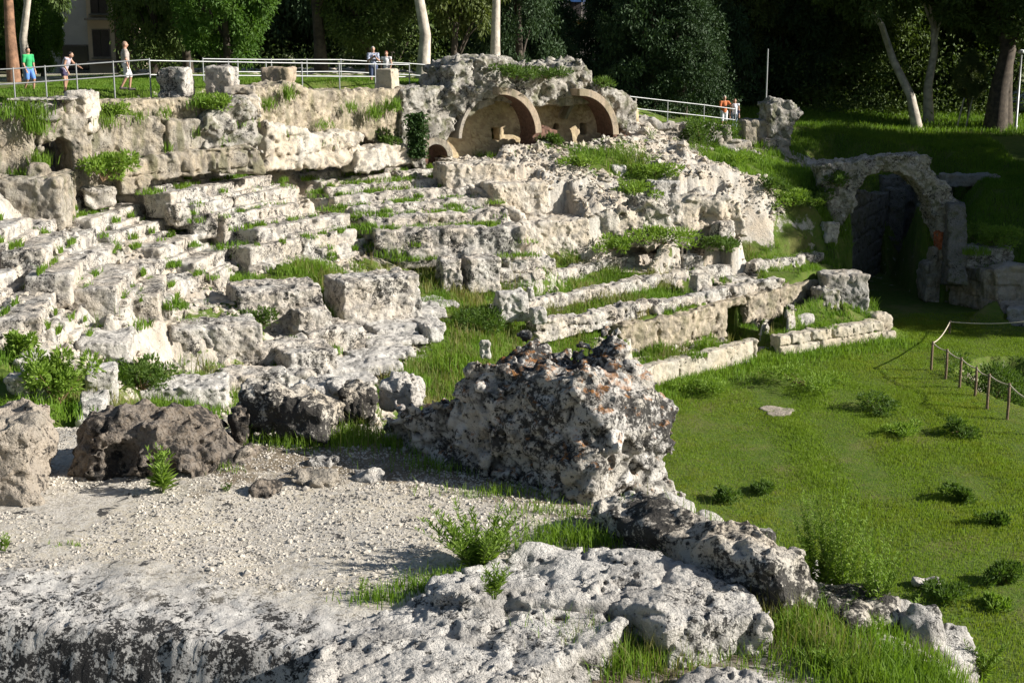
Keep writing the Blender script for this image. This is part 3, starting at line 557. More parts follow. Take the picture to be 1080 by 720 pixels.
# paved steps
for i, (x0, x1, t, p, y, lab) in enumerate(((456, 484, 315, 321, 46.2, 'highest grey paving slab of the stepped path'), (418, 474, 322, 334, 44.6, 'broad second slab of the stepped path'), (398, 470, 337, 348, 42.9, 'third slab of the stepped path'), (388, 452, 352, 362, 41.5, 'fourth slab of the stepped path'), (376, 440, 366, 376, 40.2, 'fifth slab of the stepped path'), (350, 424, 378, 391, 38.9, 'sixth slab of the stepped path'), (340, 400, 394, 404, 37.6, 'lowest slab of the stepped path'), (452, 470, 338, 356, 42.5, 'upright kerb block ending the stepped path'))):
    block('paving_slab', lab, 'paving slab', x0, x1, t, p, y, 1.5, .45, 'slab', rough=.05, fine=.04, pits=.03, sink=.15, group='slabs of the stepped path')
# rock-cut channel beside the arches
for lab, p, q, z0, z1, w in (('slanting kerb stone running down from the small arch', (455, 172), (549, 226), 6.5, 5.3, .42),):
    A, B = AtY(p[0], p[1], 56.9), AtY(q[0], q[1], 54.2); u = B-A; L = float(np.hypot(u[0], u[1])); sl = (B[2]-A[2])/L
    ob = solid('channel_kerb', (-.2, -.4, -1.4+sl*L), (L+.2, .8, .3), .06, lambda G: sdbox(np.stack([G[..., 0], G[..., 1], G[..., 2]-sl*G[..., 0]], -1), (L/2, .2, -.3), (L/2, .2, .3), .06), M['rock'], loc=A, rz=math.atan2(u[1], u[0]), rough=.06, fine=.05); tag(ob, lab, 'kerb stone')
# ------------------------------------------------------------------ podium
def polywall(name, label, cat, pts, hgt, thick, mat, cuts, top=None, gap=None, h=.055, rough=.04, group=None, rub=0, us=5, fine=.03, pits=.04):
    """Curved wall along ground points (its foot), built as one solid."""
    P = np.array([p[:2] for p in pts]); z0 = min(p[2] for p in pts); c0 = P.mean(0); Q = P-c0
    seg = np.hypot(*(Q[1:]-Q[:-1]).T); S0 = np.concatenate([[0], np.cumsum(seg)])
    hs = np.array(hgt, float)
    zf = np.array([p[2] for p in pts])-z0
    lo = (Q[:, 0].min()-thick-.5, Q[:, 1].min()-.5, -.3); hi = (Q[:, 0].max()+.5, Q[:, 1].max()+thick+.5, float((hs+zf).max())+.35)
    def sd(G):
        X, Yy, Z = G[:, :, 0, 0], G[:, :, 0, 1], G[..., 2]
        bd = np.full(X.shape, 1e9); bs = np.zeros(X.shape); sgn = np.zeros(X.shape)
        for i in range(len(Q)-1):
            a, b = Q[i], Q[i+1]; e = b-a; L = seg[i]; t = ((X-a[0])*e[0]+(Yy-a[1])*e[1])/L; tc = np.clip(t, 0, L); d = np.hypot(X-a[0]-e[0]/L*tc, Yy-a[1]-e[1]/L*tc)
            m = d < bd; bd = np.where(m, d, bd); bs = np.where(m, S0[i]+(t if False else tc), bs); sgn = np.where(m, np.sign(-(X-a[0])*e[1]+(Yy-a[1])*e[0]), sgn)
            if i == 0: over0 = -t
            if i == len(Q)-2: over1 = t-L
        n = (bd*sgn)[:, :, None]; s = bs[:, :, None]
        H = np.interp(bs, S0, hs+zf)[:, :, None]; B = np.interp(bs, S0, zf)[:, :, None]-.4
        d = np.maximum(np.maximum(np.abs(n-thick/2)-thick/2, np.abs(Z-(H+B)/2)-(H-B)/2), np.maximum(np.where(bs <= 0, over0, -9), np.where(bs >= S0[-1], over1, -9))[:, :, None])
        if cuts:
            ch, bl = cuts; Zr = Z-np.interp(bs, S0, zf)[:, :, None]; row = np.floor(Zr/ch); jz = np.abs(Zr/ch-np.round(Zr/ch))*ch; xo = s/bl+.45*(row % 2); jx = np.abs(xo-np.round(xo))*bl
            d = np.maximum(d, np.where(n < .2, .04-np.minimum(jx, jz)-np.clip(n, 0, 1)*.2, -9))
        if gap:
            for (g0, g1, gh) in gap: d = np.maximum(d, -np.maximum(np.maximum(np.abs(s-(g0+g1)/2)-(g1-g0)/2, Z-gh), -9.))
        return d
    if name == 'stone_row':
        for a_, b_ in zip(pts[:-1], pts[1:]):
            e_ = (np.array(b_)-np.array(a_))[:2]; l_ = float(np.hypot(*e_)); e_ = e_/l_; zz_ = min(a_[2], b_[2]); carve(a_, e_, np.array([-e_[1], e_[0]]), -.1, l_+.1, -1.1, .05, zz_-.03); carve(a_, e_, np.array([-e_[1], e_[0]]), -.1, l_+.1, .05, .7, zz_+hs[0]-.1)
    ob = solid(name, lo, hi, h, sd, M[mat], loc=(c0[0], c0[1], z0), rough=rough, fine=fine, pits=pits, rub=rub, us=us)
    tag(ob, label, cat, group); return ob
low = [BASE[i] for i in range(4, 9)]
polywall('podium_wall', 'low white ashlar podium wall left of the drain opening', 'wall', [np.array((2.9, 41.5, 0)), np.array((3.5, 44.5, 0))]+[AtZ(*q, 0) for q in ((690, 411), (740, 397), (799, 380))], (.7, .8, .85, .82, .8), .55, 'ashlar', (.9, 1.5))
polywall('podium_wall', 'low white ashlar podium wall right of the drain opening', 'wall', [AtZ(*q, 0) for q in ((822, 377), (860, 371), (900, 365), (931, 360))], (.8, .82, .85, .82), .55, 'ashlar', (.42, 1.05))
block('podium_end_block', 'rounded dark topped block at the right end of the podium', 'stone block', 922, 945, 328, 348, 55.6, 1.0, .4, 'ashlar', r=.2, sink=.5)
block('podium_end_block', 'fallen block in the grass at the right end of the podium', 'stone block', 929, 947, 347, 362, 54.9, .8, .3, 'ashlar', r=.1)
block('tunnel_side_block', 'shaded side block inside the drain opening', 'stone block', 803, 824, 350, 376, 53.6, 1.4, .3, 'ashdark', sink=.2)
up = [(672, 391), (740, 378), (775, 365), (800, 358), (840, 350), (884, 339)]
upz = [AtZ(a, b-9, .8) for a, b in up]; upz = [q+np.array([-.55, .8, 0]) for q in upz]
for a_, b_ in zip(upz[:-1], upz[1:]):
    e_ = (b_-a_)[:2]; l_ = float(np.hypot(*e_)); e_ = e_/l_; carve(a_, e_, np.array([-e_[1], e_[0]]), -.1, l_+.1, -.9, .3, .74)
co_ = (AtZ(800, 379, 0)+np.array([-.3, .4, 0])); carve(co_, np.array([.82, .57]), np.array([-.57, .82]), -.95, .95, -.3, 3.4, .05)
polywall('inner_podium_wall', 'upper rough podium wall with the arched drain opening', 'wall', upz, (1.12, 1.12, 1.15, 1.15, 1.2, 1.25), .6, 'rubble', (1.3, 1.9), rub=.03, us=5, rough=.06, gap=[(6.35, 7.55, .85)], fine=.04)
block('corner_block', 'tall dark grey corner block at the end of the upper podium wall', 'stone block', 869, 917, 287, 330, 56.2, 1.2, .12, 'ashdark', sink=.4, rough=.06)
block('rubble_corner', 'rough rubble joining the tall corner block and the upper wall', 'rubble', 866, 886, 303, 333, 55.4, 1.0, .3, 'rubgrey', rub=.08, us=4.5, sink=.3)
for lab, a, b, t, p, y, dp in (('white column drum lying against the podium beside the drain', 753, 771, 378, 395, 50.6, .9), ('small fallen drum in the grass in front of the drain', 776, 793, 380, 391, 51.0, .7), ('broken drum lying on the podium ledge', 836, 855, 331, 347, 54.4, .8), ('small loose stone in the drain opening', 800, 812, 365, 377, 52.6, .4)):
    A = AtY((a+b)/2, p, y); rr = abs(AtY(a, t, y)[2]-A[2])/2; L = AtY(b, p, y)[0]-AtY(a, p, y)[0]
    ob = solid('column_drum', (-L, -rr-.2, -.2), (L, rr+.2, 2*rr+.2), .04, lambda G: np.maximum(np.sqrt(G[..., 1]**2+(G[..., 2]-rr)**2)-rr, np.abs(G[..., 0])-L*.55), M['slab'], loc=A, rz=.5, rough=.04, fine=.03); tag(ob, lab, 'column drum')
for lab, pts, hg in (('grassed stone row just behind the upper podium wall', [(690, 333, 1.95), (763, 316, 1.95), (797, 309, 1.95), (826, 305, 1.95)], .4), ('grassed stone row second behind the podium', [(566, 351, 2.25), (628, 341, 2.1), (660, 333, 2.1), (700, 326, 2.1)], .36), ('long grassed stone row third behind the podium', [(526, 340, 2.45), (578, 328, 2.35), (644, 315, 2.3), (697, 303, 2.3), (742, 297, 2.25), (772, 292, 2.25)], .48), ('highest grassed stone row at the foot of the mound', [(588, 297, 2.9), (640, 286, 2.8), (685, 277, 2.8), (741, 271, 2.8), (768, 268, 2.8)], .36), ('crumbled stone row at the right end of the grass bank', [(796, 288, 2.4), (830, 282, 2.4), (868, 277, 2.4)], .4), ('short stone row under the crumbled row', [(770, 300, 2.1), (800, 296, 2.1)], .2)):
    polywall('stone_row', lab, 'stone row', [AtZ(*q) for q in pts], [hg]*len(pts), .55, 'seat', (2., 1.6), rough=.07, fine=.05, pits=.04)
block('stone_block', 'white faced block on the third grassed row', 'stone block', 734, 752, 288, 305, 53.4, .6, .5, 'seat', group=STN)
block('stone_block', 'small block on the highest grassed row', 'stone block', 720, 744, 269, 278, 55.8, .5, .4, 'seat', group=STN)
block('upright_stone', 'leaning upright stone beside the brick pier', 'stone block', 868, 882, 234, 262, 60.4, .6, .3, 'rock', rough=.1, lean=.15)
wall('bedrock_face', 'steep broken bedrock face in the middle of the mound', 'rock', Y(575, 262, 54.9), Y(800, 255, 57.9), [(600, 240), (622, 224), (668, 216), (705, 213), (735, 208), (762, 206), (785, 214), (792, 250), (760, 254), (700, 259), (650, 264), (604, 270)], 1.4, 'rock', rough=.2, rs=1.8, fine=.09, pits=.05, off=.1)
# ------------------------------------------------------------------ vaulted ruin with two brick arches
RA, RB = Y(430, 170, 57.2), Y(660, 150, 62.6)
ruin = thing('vaulted_ruin', 'long rubble ruin with two curved brick arches on the crest', 'ruin', ((RA+RB)/2)*np.array([1, 1, 0])+np.array([0, 0, 6.5]))
ruin_loc = np.array(ruin.location)
def ruinpart(o): o.location = Vector(o.location)-Vector(ruin_loc); o.parent = ruin; return o
def rw(name, poly, thick, mat, **k): o = wall(name, 'x', 'x', RA, RB, poly, thick, mat, **k); del o['label']; del o['category']; del o['kind']; return ruinpart(o)
rw('rubble_top', [(476, 92), (478, 74), (486, 66), (505, 61), (530, 62), (552, 66), (560, 72), (585, 71), (600, 67), (618, 66), (624, 76), (628, 84), (622, 95), (612, 97), (600, 104), (575, 110), (556, 108), (545, 98), (525, 97), (505, 106), (488, 118), (470, 112)], 2.6, 'rubgrey', rub=.09, us=5.2, rough=.2, fine=.06, off=.15)
rw('rubble_shoulder', [(618, 96), (630, 88), (645, 92), (660, 97), (670, 103), (673, 118), (672, 141), (655, 140), (648, 118), (634, 100)], 2.2, 'rubgrey', rub=.07, us=5.5, rough=.12, off=-.1)
rw('rubble_flank', [(424, 96), (440, 92), (470, 92), (500, 104), (484, 124), (470, 150), (474, 178), (446, 178), (424, 170)], 1.6, 'rubgrey', rub=.07, us=5, rough=.1, holes=[[(447, 185), (448, 165), (452, 153), (459, 147), (467, 148), (473, 156), (474, 185)]], off=-.05)
rw('back_wall', [(470, 185), (472, 115), (500, 104), (560, 106), (640, 104), (674, 115), (674, 175), (470, 185)], .6, 'plaster', rub=.025, us=7, h=.06, rough=.02, fine=.02, pits=0, off=-1.25, holes=[[(519, 148), (519, 135), (527, 135), (527, 148)], [(556, 152), (556, 133), (566, 133), (566, 152)], [(584, 137), (584, 131), (590, 131), (590, 137)], [(612, 142), (612, 130), (619, 130), (619, 142)], [(666, 138), (666, 127), (672, 127), (672, 138)]])
rw('vault', [(480, 118), (505, 106), (530, 98), (560, 104), (600, 102), (625, 98), (645, 110), (646, 116), (625, 108), (600, 112), (560, 112), (530, 106), (505, 116), (486, 130)], 1.4, 'wallrock', rough=.06, off=-.1)
# arch rings in the plane of the ruin
def ring(name, ppx, outer, w, a0, a1, off, thick, matf, mats):
    """A curved rib: circle centre (px), outer radius m, radial depth w, swept a0..a1 degrees, front face and brick soffit."""
    u = (RB-RA)*np.array([1, 1, 0]); u /= np.hypot(*u[:2]); n = np.array([u[1], -u[0], 0]); O = RA+n*off
    d = ray(*ppx); t = ((O-np.array([0, 0, CAMZ]))@n)/(d@n); C = np.array([0, 0, CAMZ])+d*t
    n1 = 40; th = np.radians(np.linspace(a0, a1, n1)); V = []; Fc = []; MI = []
    for a in th:
        for rr in (outer, outer-w):
            for dn in (0, -thick):
                V.append(C+u*rr*math.cos(a)+n*dn+np.array([0, 0, rr*math.sin(a)])-ruin_loc)
    for i in range(n1-1):
        b = i*4; c = b+4
        for q, mi in (((b, c, c+2, b+2), 0), ((b+1, b+3, c+3, c+1), 0), ((b, b+1, c+1, c), 0), ((b+2, c+2, c+3, b+3), 1)): Fc.append(q); MI.append(mi)
    e = (n1-1)*4; Fc += [(0, 2, 3, 1), (e, e+1, e+3, e+2)]; MI += [0, 0]
    m = mesh_np(name, V, Fc, False); m.materials.append(M[matf]); m.materials.append(M[mats]); m.polygons.foreach_set('material_index', MI)
    o = link(name, m, None, ruin); bv = o.modifiers.new('b', 'BEVEL'); bv.width = .02; bv.segments = 2; return o
ring('brick_arch', (528, 144), 1.98, .3, 2, 92, .75, 1.25, 'arch', 'brick')
ring('brick_arch', (612, 144), 1.98, .3, 0, 92, .8, 1.25, 'arch', 'brick')
ring('stone_arch', (528, 146), 1.98, .16, 100, 178, .12, 1.2, 'ashdark', 'ashdark')
ring('stone_arch', (628, 138), 1.7, .16, 110, 160, -.4, .6, 'wallrock', 'wallrock')
ring('small_arch', (460, 166), .78, .26, 0, 180, .14, 1.2, 'wallrock', 'brick')
rw('brick_pier', [(561, 158), (561, 136), (580, 134), (588, 138), (586, 158)], 1.0, 'brick', off=.45, rough=.03, h=.05, pits=.02)
rw('brick_pier', [(646, 152), (646, 140), (655, 141), (668, 146), (668, 152)], 1.0, 'brick', off=.5, rough=.03, h=.05, pits=.02)
rw('passage_back', [(440, 190), (440, 140), (478, 140), (478, 190)], .3, 'brick', off=-1.75, rough=.02)
block('fallen_slab', 'long pale rock lying left of the rubble top of the ruin', 'stone block', 446, 491, 79, 93, 60.6, 1.4, .2, 'rock', rough=.12, r=.15)
# ------------------------------------------------------------------ walls right of the ruin, pillar ruin
PR = (Y(670, 140, 64.5), Y(830, 180, 66.5))
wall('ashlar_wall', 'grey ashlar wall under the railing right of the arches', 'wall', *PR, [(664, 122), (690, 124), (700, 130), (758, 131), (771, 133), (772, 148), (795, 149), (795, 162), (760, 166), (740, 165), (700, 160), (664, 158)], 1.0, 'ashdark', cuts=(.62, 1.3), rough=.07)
wall('rubble_heap', 'tumbled rubble at the foot of the tall pillar ruin', 'rubble heap', *PR, [(760, 162), (780, 156), (800, 160), (812, 166), (826, 176), (820, 184), (770, 178)], 1.4, 'rubgrey', off=.4, rub=.09, us=5, rough=.12)
block('stone_block', 'pair of stacked reddish blocks left of the pillar ruin', 'stone block', 785, 800, 126, 148, 67.5, 1.0, .2, 'wallrock', group=STN, rough=.05)
pil = thing('pillar_ruin', 'tall overhanging pillar ruin on ashlar blocks right of centre', 'ruin', Y(828, 180, 67.8)); pl0 = np.array(pil.location)
def pp(o): o.location = Vector(o.location)-Vector(pl0); o.parent = pil; del o['label']; del o['category']; del o['kind']; return o
PP = (Y(790, 160, 67.6), Y(850, 160, 68.2))
pp(wall('rubble_mass', 'x', 'x', *PP, [(812, 110), (822, 105), (834, 107), (847, 117), (843, 126), (835, 137), (834, 149), (812, 150)], 1.6, 'rubgrey', rub=.06, us=6, rough=.08))
pp(wall('ashlar_base', 'x', 'x', *PP, [(806, 146), (835, 146), (835, 180), (820, 182), (806, 170)], 1.5, 'ashdark', cuts=(.6, .85), off=.05))
pp(wall('ashlar_flank', 'x', 'x', *PP, [(797, 128), (813, 126), (813, 160), (797, 158)], 1.2, 'ashdark', cuts=(.6, .9), off=-.4))
# ------------------------------------------------------------------ ruined entrance arch
AA, AB = Y(870, 250, 61.8), Y(1010, 250, 62.6)
arch = thing('entrance_arch', 'ragged rubble arch over the shaded entrance passage', 'arch', Y(945, 330, 62)); al0 = np.array(arch.location)
def ap(o): o.location = Vector(o.location)-Vector(al0); o.parent = arch; del o['label']; del o['category']; del o['kind']; return o
ap(wall('rubble_arch', 'x', 'x', AA, AB, [(866, 176), (880, 171), (900, 170), (925, 166), (958, 164), (978, 164), (982, 168), (980, 176), (984, 182), (996, 190), (1003, 200), (1010, 210), (1013, 222), (1019, 230), (1018, 246), (1012, 262), (1004, 270), (992, 268), (990, 250), (986, 232), (980, 214), (973, 200), (962, 188), (948, 181), (930, 180), (915, 187), (905, 198), (902, 206), (905, 214), (897, 228), (890, 238), (880, 238), (872, 215), (866, 195)], 1.3, 'rubgrey', rub=.06, us=6, rough=.08, fine=.04, h=.055))
ap(wall('capital', 'x', 'x', AA, AB, [(882, 238), (897, 243), (891, 252), (882, 252)], .9, 'seat', rough=.03, h=.04))
ap(wall('brick_pier', 'x', 'x', AA, AB, [(883, 251), (890, 251), (890, 273), (883, 273)], .9, 'redbrick', rough=.02, h=.04, pits=.02, cuts=(.09, .3)))
ap(wall('stone_foot', 'x', 'x', AA, AB, [(874, 262), (884, 272), (891, 273), (891, 300), (874, 300)], 1.0, 'seat', rough=.05))
ap(wall('brick_patch', 'x', 'x', AA, AB, [(990, 243), (998, 246), (1000, 262), (990, 264)], .6, 'redbrick', rough=.02, h=.04, off=.06))
ap(wall('ashlar_pier', 'x', 'x', AA, AB, [(986, 262), (1008, 258), (1010, 272), (1006, 330), (988, 325), (976, 318), (977, 280), (985, 276)], 1.1, 'wallrock', cuts=(.6, 1.0), rough=.05, off=.03))
PS = (Y(1000, 320, 62.2), Y(1052, 335, 59.6))
wall('ashlar_wall', 'shaded buff ashlar wall running right from the entrance arch', 'wall', *PS, [(1000, 276), (1010, 280), (1030, 284), (1046, 284), (1051, 290), (1051, 346), (1000, 334)], 1.1, 'wallrock', cuts=(.6, 1.2), rough=.05)
PS2 = (Y(1050, 335, 59.8), Y(1110, 340, 59.9))
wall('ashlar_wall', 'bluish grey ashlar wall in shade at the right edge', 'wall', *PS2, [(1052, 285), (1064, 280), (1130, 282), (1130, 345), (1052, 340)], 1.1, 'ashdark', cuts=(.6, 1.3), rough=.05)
block('stone_block', 'squared grey block in front of the right edge wall', 'stone block', 1062, 1090, 322, 352, 57.8, 1.2, -.5, 'ashdark', group=STN)
block('rubble_heap', 'dark rubble on top of the buff ashlar wall', 'rubble heap', 1018, 1070, 258, 280, 61.5, 1.6, .1, 'rubgrey', rub=.07, us=5.5)
block('stone_block', 'fallen slab on the shaded bank behind the arch', 'stone block', 996, 1050, 183, 192, 72, 1., .1, 'ashdark', group=STN)
block('stone_block', 'small pale stone on the shaded bank', 'stone block', 1048, 1058, 184, 191, 71, .5, .3, 'seat', group=STN)
PC = (Y(895, 280, 63.2), Y(936, 280, 71)); 
wall('passage_wall', 'dark side wall seen through the entrance arch', 'wall', *PC, [(885, 195), (930, 205), (938, 203), (938, 300), (885, 312)], .8, 'ashshade', cuts=(.7, 1.2), off=-.2)
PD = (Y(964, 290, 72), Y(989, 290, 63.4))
wall('passage_wall', 'dark right hand wall inside the entrance arch', 'wall', *PD, [(955, 190), (1000, 215), (1000, 300), (955, 300)], .8, 'ashshade', cuts=(.7, 1.2))
block('stone_pier', 'tall grey pier far inside the entrance passage', 'stone pier', 933, 950, 198, 296, 71.5, 1., 0, 'ashshade', rough=.04)
block('stone_pier', 'squared pier inside the right side of the entrance arch', 'stone pier', 969, 987, 216, 292, 66., 1.2, 0, 'ashshade', rough=.05)
block('passage_wall', 'dark rear wall closing the entrance passage', 'wall', 925, 1000, 185, 290, 74, .8, 0, 'ashshade', rough=.08)
# ------------------------------------------------------------------ stones standing on the upper lawn
for lab, a, b, t, p, y, dp, mt in (('pitted grey block on the lawn nearest the man in white', 166, 196, 71, 97, 51.0, 1.0, 'seat'), ('grey block on the lawn beside the fallen slab', 215, 244, 70, 95, 51.6, 1.0, 'seat')):
    block('standing_block', lab, 'stone block', a, b, t, p, y, dp, -.15, mt, group='squared blocks on the lawn', rough=.07)
block('cream_slab', 'smooth cream slab lying by the railing on the lawn', 'stone block', 274, 305, 71, 85, 55.5, .9, -.2, 'arch', rough=.06, r=.12)
A, B = Y(394, 92, 57.4), Y(414, 92, 57.4); w2 = (B[0]-A[0])/2; hp = Y(404, 73, 57.4)[2]-A[2]
ob = solid('plinth', (-w2-.2, -.2, -.2), (w2+.2, 1, hp+.3), .035, lambda G: np.maximum(np.maximum(np.abs(G[..., 0])-w2*(1-.16*G[..., 2]), np.abs(G[..., 1]-.4)-.38*(1-.16*G[..., 2])), np.abs(G[..., 2]-hp/2+.1)-hp/2-.1), M['ashlar'], loc=(A+B)/2, rz=-.35, rough=.02, fine=.015); tag(ob, 'tapered stone plinth in front of the couple at the railing', 'plinth')
# niche, tunnel mouth and entrance passage are hollow: the ground stays below their floors
_u = (RB-RA)*np.array([1, 1, 0]); _u /= np.hypot(*_u[:2]); _o = np.array([-_u[1], _u[0], 0]); _L = float(np.hypot(*(RB-RA)[:2]))
for k in range(12): carve(RA, _u, _o, _L*k/12-.05, _L*(k+1)/12+.05, -.7, 2.1, 6.62+.03*k)
carve(RA, _u, _o, .3, 2.1, -1.0, 2.2, 6.35)
_u = (PLl[1]-PLl[0])*np.array([1, 1, 0]); _u /= np.hypot(*_u[:2]); _o = np.array([-_u[1], _u[0], 0]); _a = Y(44, 190, 44.5); carve(_a, _u, _o, 0, 1.25, -.8, 3.6, 6.4)
for _p in (PS, PS2):
    _u = (_p[1]-_p[0])*np.array([1, 1, 0]); _l = float(np.hypot(*_u[:2])); _u /= _l; _o = np.array([-_u[1], _u[0], 0]); carve(_p[0], _u, _o, -.3, _l+.3, -4., .2, .04); carve(_p[0], _u, _o, -.3, _l+.3, .2, 1.2, 2.1)
carve((18., 56), np.array([1., 0]), np.array([0, 1.]), 0, 1.2, 4.5, 7.2, .04)
carve((13.95, 57.2), np.array([1., 0]), np.array([0, 1.]), 0, .5, 0, 4.4, 1.2)
carve((14.4, 57.2), np.array([1., 0]), np.array([0, 1.]), 0, .8, 0, 4.4, .05)
carve((15.0, 56), np.array([1., 0]), np.array([0, 1.]), 0, 3.55, 0, 18, .03)
kind(gridmesh('slope_ground', GX, GY, GZ, GG, M['ground']), 'structure')
# loose broken stone lying on the bedrock slopes, uncountable
def scree(name, n, mat, s0):
    ico = np.array([(0, 0, 1), (.9, 0, .4), (.28, .85, .4), (-.72, .53, .4), (-.72, -.53, .4), (.28, -.85, .4), (.72, .53, -.4), (-.28, .85, -.4), (-.9, 0, -.4), (-.28, -.85, -.4), (.72, -.53, -.4), (0, 0, -1)])
    tri = np.array([(0, 1, 2), (0, 2, 3), (0, 3, 4), (0, 4, 5), (0, 5, 1), (1, 6, 2), (2, 7, 3), (3, 8, 4), (4, 9, 5), (5, 10, 1), (6, 7, 2), (7, 8, 3), (8, 9, 4), (9, 10, 5), (10, 6, 1), (6, 11, 7), (7, 11, 8), (8, 11, 9), (9, 11, 10), (10, 11, 6)])
    x = rng.uniform(-14, 15, n); y = rng.uniform(32, 64, n); z = gz(x, y); px, py, f = toPx(np.stack([x, y, z], -1)); k = (z > .5) & (z < 8) & (gg(x, y) < .62) & (fbm(np.stack([x*.9, y*.9, 0*x], -1), 2, 88) > -.5) & (px > -60) & (px < 1140); x, y, z = x[k], y[k], z[k]; V = []; T = []
    sz = np.minimum(rng.lognormal(math.log(s0), .55, len(x)), .22)
    for i in range(len(x)):
        A = rng.uniform(.6, 1.3, 3)*sz[i]; A[2] *= .7; a = rng.uniform(0, 6.28); ca, sa = math.cos(a), math.sin(a); P = ico*(1+.28*rng.standard_normal((12, 1)))*A; V.append(np.stack([P[:, 0]*ca-P[:, 1]*sa+x[i], P[:, 0]*sa+P[:, 1]*ca+y[i], P[:, 2]+z[i]+A[2]*.3], -1)); T.append(tri+12*i)
    return kind(link(name, mesh_np(name, np.concatenate(V), np.concatenate(T), False), mat), 'stuff')
scree('rubble', 60000, M['rock'], .05)
# ------------------------------------------------------------------ foreground ledge: gravel path on a rock shelf
FC = []
def fz(pts):
    for p in pts: P = AtZ(p[0], p[1], p[2]); FC.append((P[0], P[1], p[2], p[3] if len(p) > 3 else 0))
PZ = 9.1
fz([(-200, 560, PZ), (-60, 560, PZ), (60, 560, PZ), (160, 560, PZ), (260, 560, PZ-.03), (360, 570, PZ), (460, 560, PZ), (540, 556, PZ, .2), (300, 620, PZ), (120, 620, PZ+.04), (0, 620, PZ+.03), (-200, 640, PZ), (420, 610, PZ), (60, 455, PZ-.02), (-60, 452, PZ-.02), (-200, 450, PZ), (150, 455, PZ, .3), (130, 520, PZ), (220, 510, PZ+.03, .6), (260, 470, PZ+.06, .9), (330, 480, PZ+.02, 1), (400, 470, PZ+.02, 1), (440, 500, PZ, .8), (350, 520, PZ, .3), (520, 530, PZ, .6), (590, 545, PZ, .7), (640, 560, PZ, .8), (480, 535, PZ, .3)])
ye = lambda x: 7.34-.23*(np.asarray(x)+2.9)
for x in np.arange(-5.6, .1, .3):
    for dy, z in ((.5, 9.1), (.15, 9.09), (-.01, 8.62), (-1.2, 8.4)): FC.append((x, float(ye(x))+dy, z, 0))
fz([(620, 715, 8.95, .8), (700, 690, 8.93, .9), (760, 670, 8.95, .9), (830, 660, 8.97, .9), (870, 690, 8.9, .8), (800, 715, 8.88, .6), (560, 725, 8.9, .5), (690, 560, 9.05, .4), (740, 600, 9.03, .5), (700, 640, 9., .5)])
for a, b, z in ((712, 548, 9.03), (770, 572, 9.0), (812, 592, 8.98), (868, 628, 8.93), (930, 664, 8.88), (985, 690, 8.84), (1040, 722, 8.75)):
    P = AtZ(a, b, z); FC.append((P[0], P[1], z, .5))
    for dx, dy, dz in ((.28, .22, -.35), (.8, .7, -2.2), (2., 2., -6.5)): FC.append((P[0]+dx, P[1]+dy, z+dz, .8))
FC.append((-5.6, 5.6, 8.4, 0)); FC.append((3.4, 6, 8.6, .5)); FC.append((5.5, 6, 4., .5)); FC.append((1.2, 6, 8.75, .5)); FC.append((2.4, 6.4, 8.75, .5))
WA, WB = np.array([-1.05, 11.0]), np.array([1.02, 9.28])
for t in (0, .25, .5, .75, 1.):
    P = WA+(WB-WA)*t; FC.append((P[0]-.1, P[1]-.1, 9.08, .8))
    for d, dz in ((.75, -.3), (1.5, -2.6), (3.2, -6.2)): FC.append((P[0]+d*.6, P[1]+d*.8, 9.05+dz, .6))
for x in (-6, -4.5, -3.5, -2.5, -1.6):
    yb = 11.65
    FC.append((x, yb, 9.0, .6))
    for d, dz in ((.6, -.5), (1.6, -2.4), (3.5, -5.4)): FC.append((x, yb+d, 9.+dz, .6))
FX = np.arange(-5.6, 4.6, .024); FY = np.arange(6.1, 14.5, .024)
FZ, FG = tin(FC, FX, FY); FZ = blur(FZ, 5); FG = blur(FG, 12)
fx_, fy_ = np.meshgrid(FX, FY, indexing='ij'); PW = np.stack([fx_, fy_, FZ], -1)
f1, f2, cid = worley(PW*np.array([24, 24, 8.]), 51); peb = np.clip((f2-f1)/.5, 0, 1)**.7*cid
f1b, _, cidb = worley(PW*np.array([9, 9, 5.]), 77)
ledge = np.clip((ye(fx_)+1.2-fy_)/.55+.8*fbm(PW*1.7, 4, 9), 0, 1); front = np.clip((ye(fx_)+.35-fy_)/.35, 0, 1)                              # solid pitted rock near the edge, gravel behind
worn = np.clip(vnoise(PW*np.array([.9, .9, 1]), 61)*1.4+.35, .25, 1)
FZ = FZ+(1-ledge)*(.012*peb*worn+.03*np.clip(1-f1b/.35, 0, 1)*(cidb > .8)*worn)+.014*fbm(PW*1.4, 3, 12)
pit1, _, pc = worley(PW*np.array([13, 13, 13.])+fbm(PW*6, 2, 3)[..., None]*.5, 91)
FZ = FZ+ledge*(.012*fbm(PW*3, 3, 14, .6)-.014*np.clip(1-pit1/.5, 0, 1)*(pc > .5)+.026*fbm(PW*12, 5, 19, .8))
def fgz(x, y):
    i = np.clip((np.asarray(x)-FX[0])/.024, 0, len(FX)-1.001).astype(int); j = np.clip((np.asarray(y)-FY[0])/.024, 0, len(FY)-1.001).astype(int); return FZ[i, j]
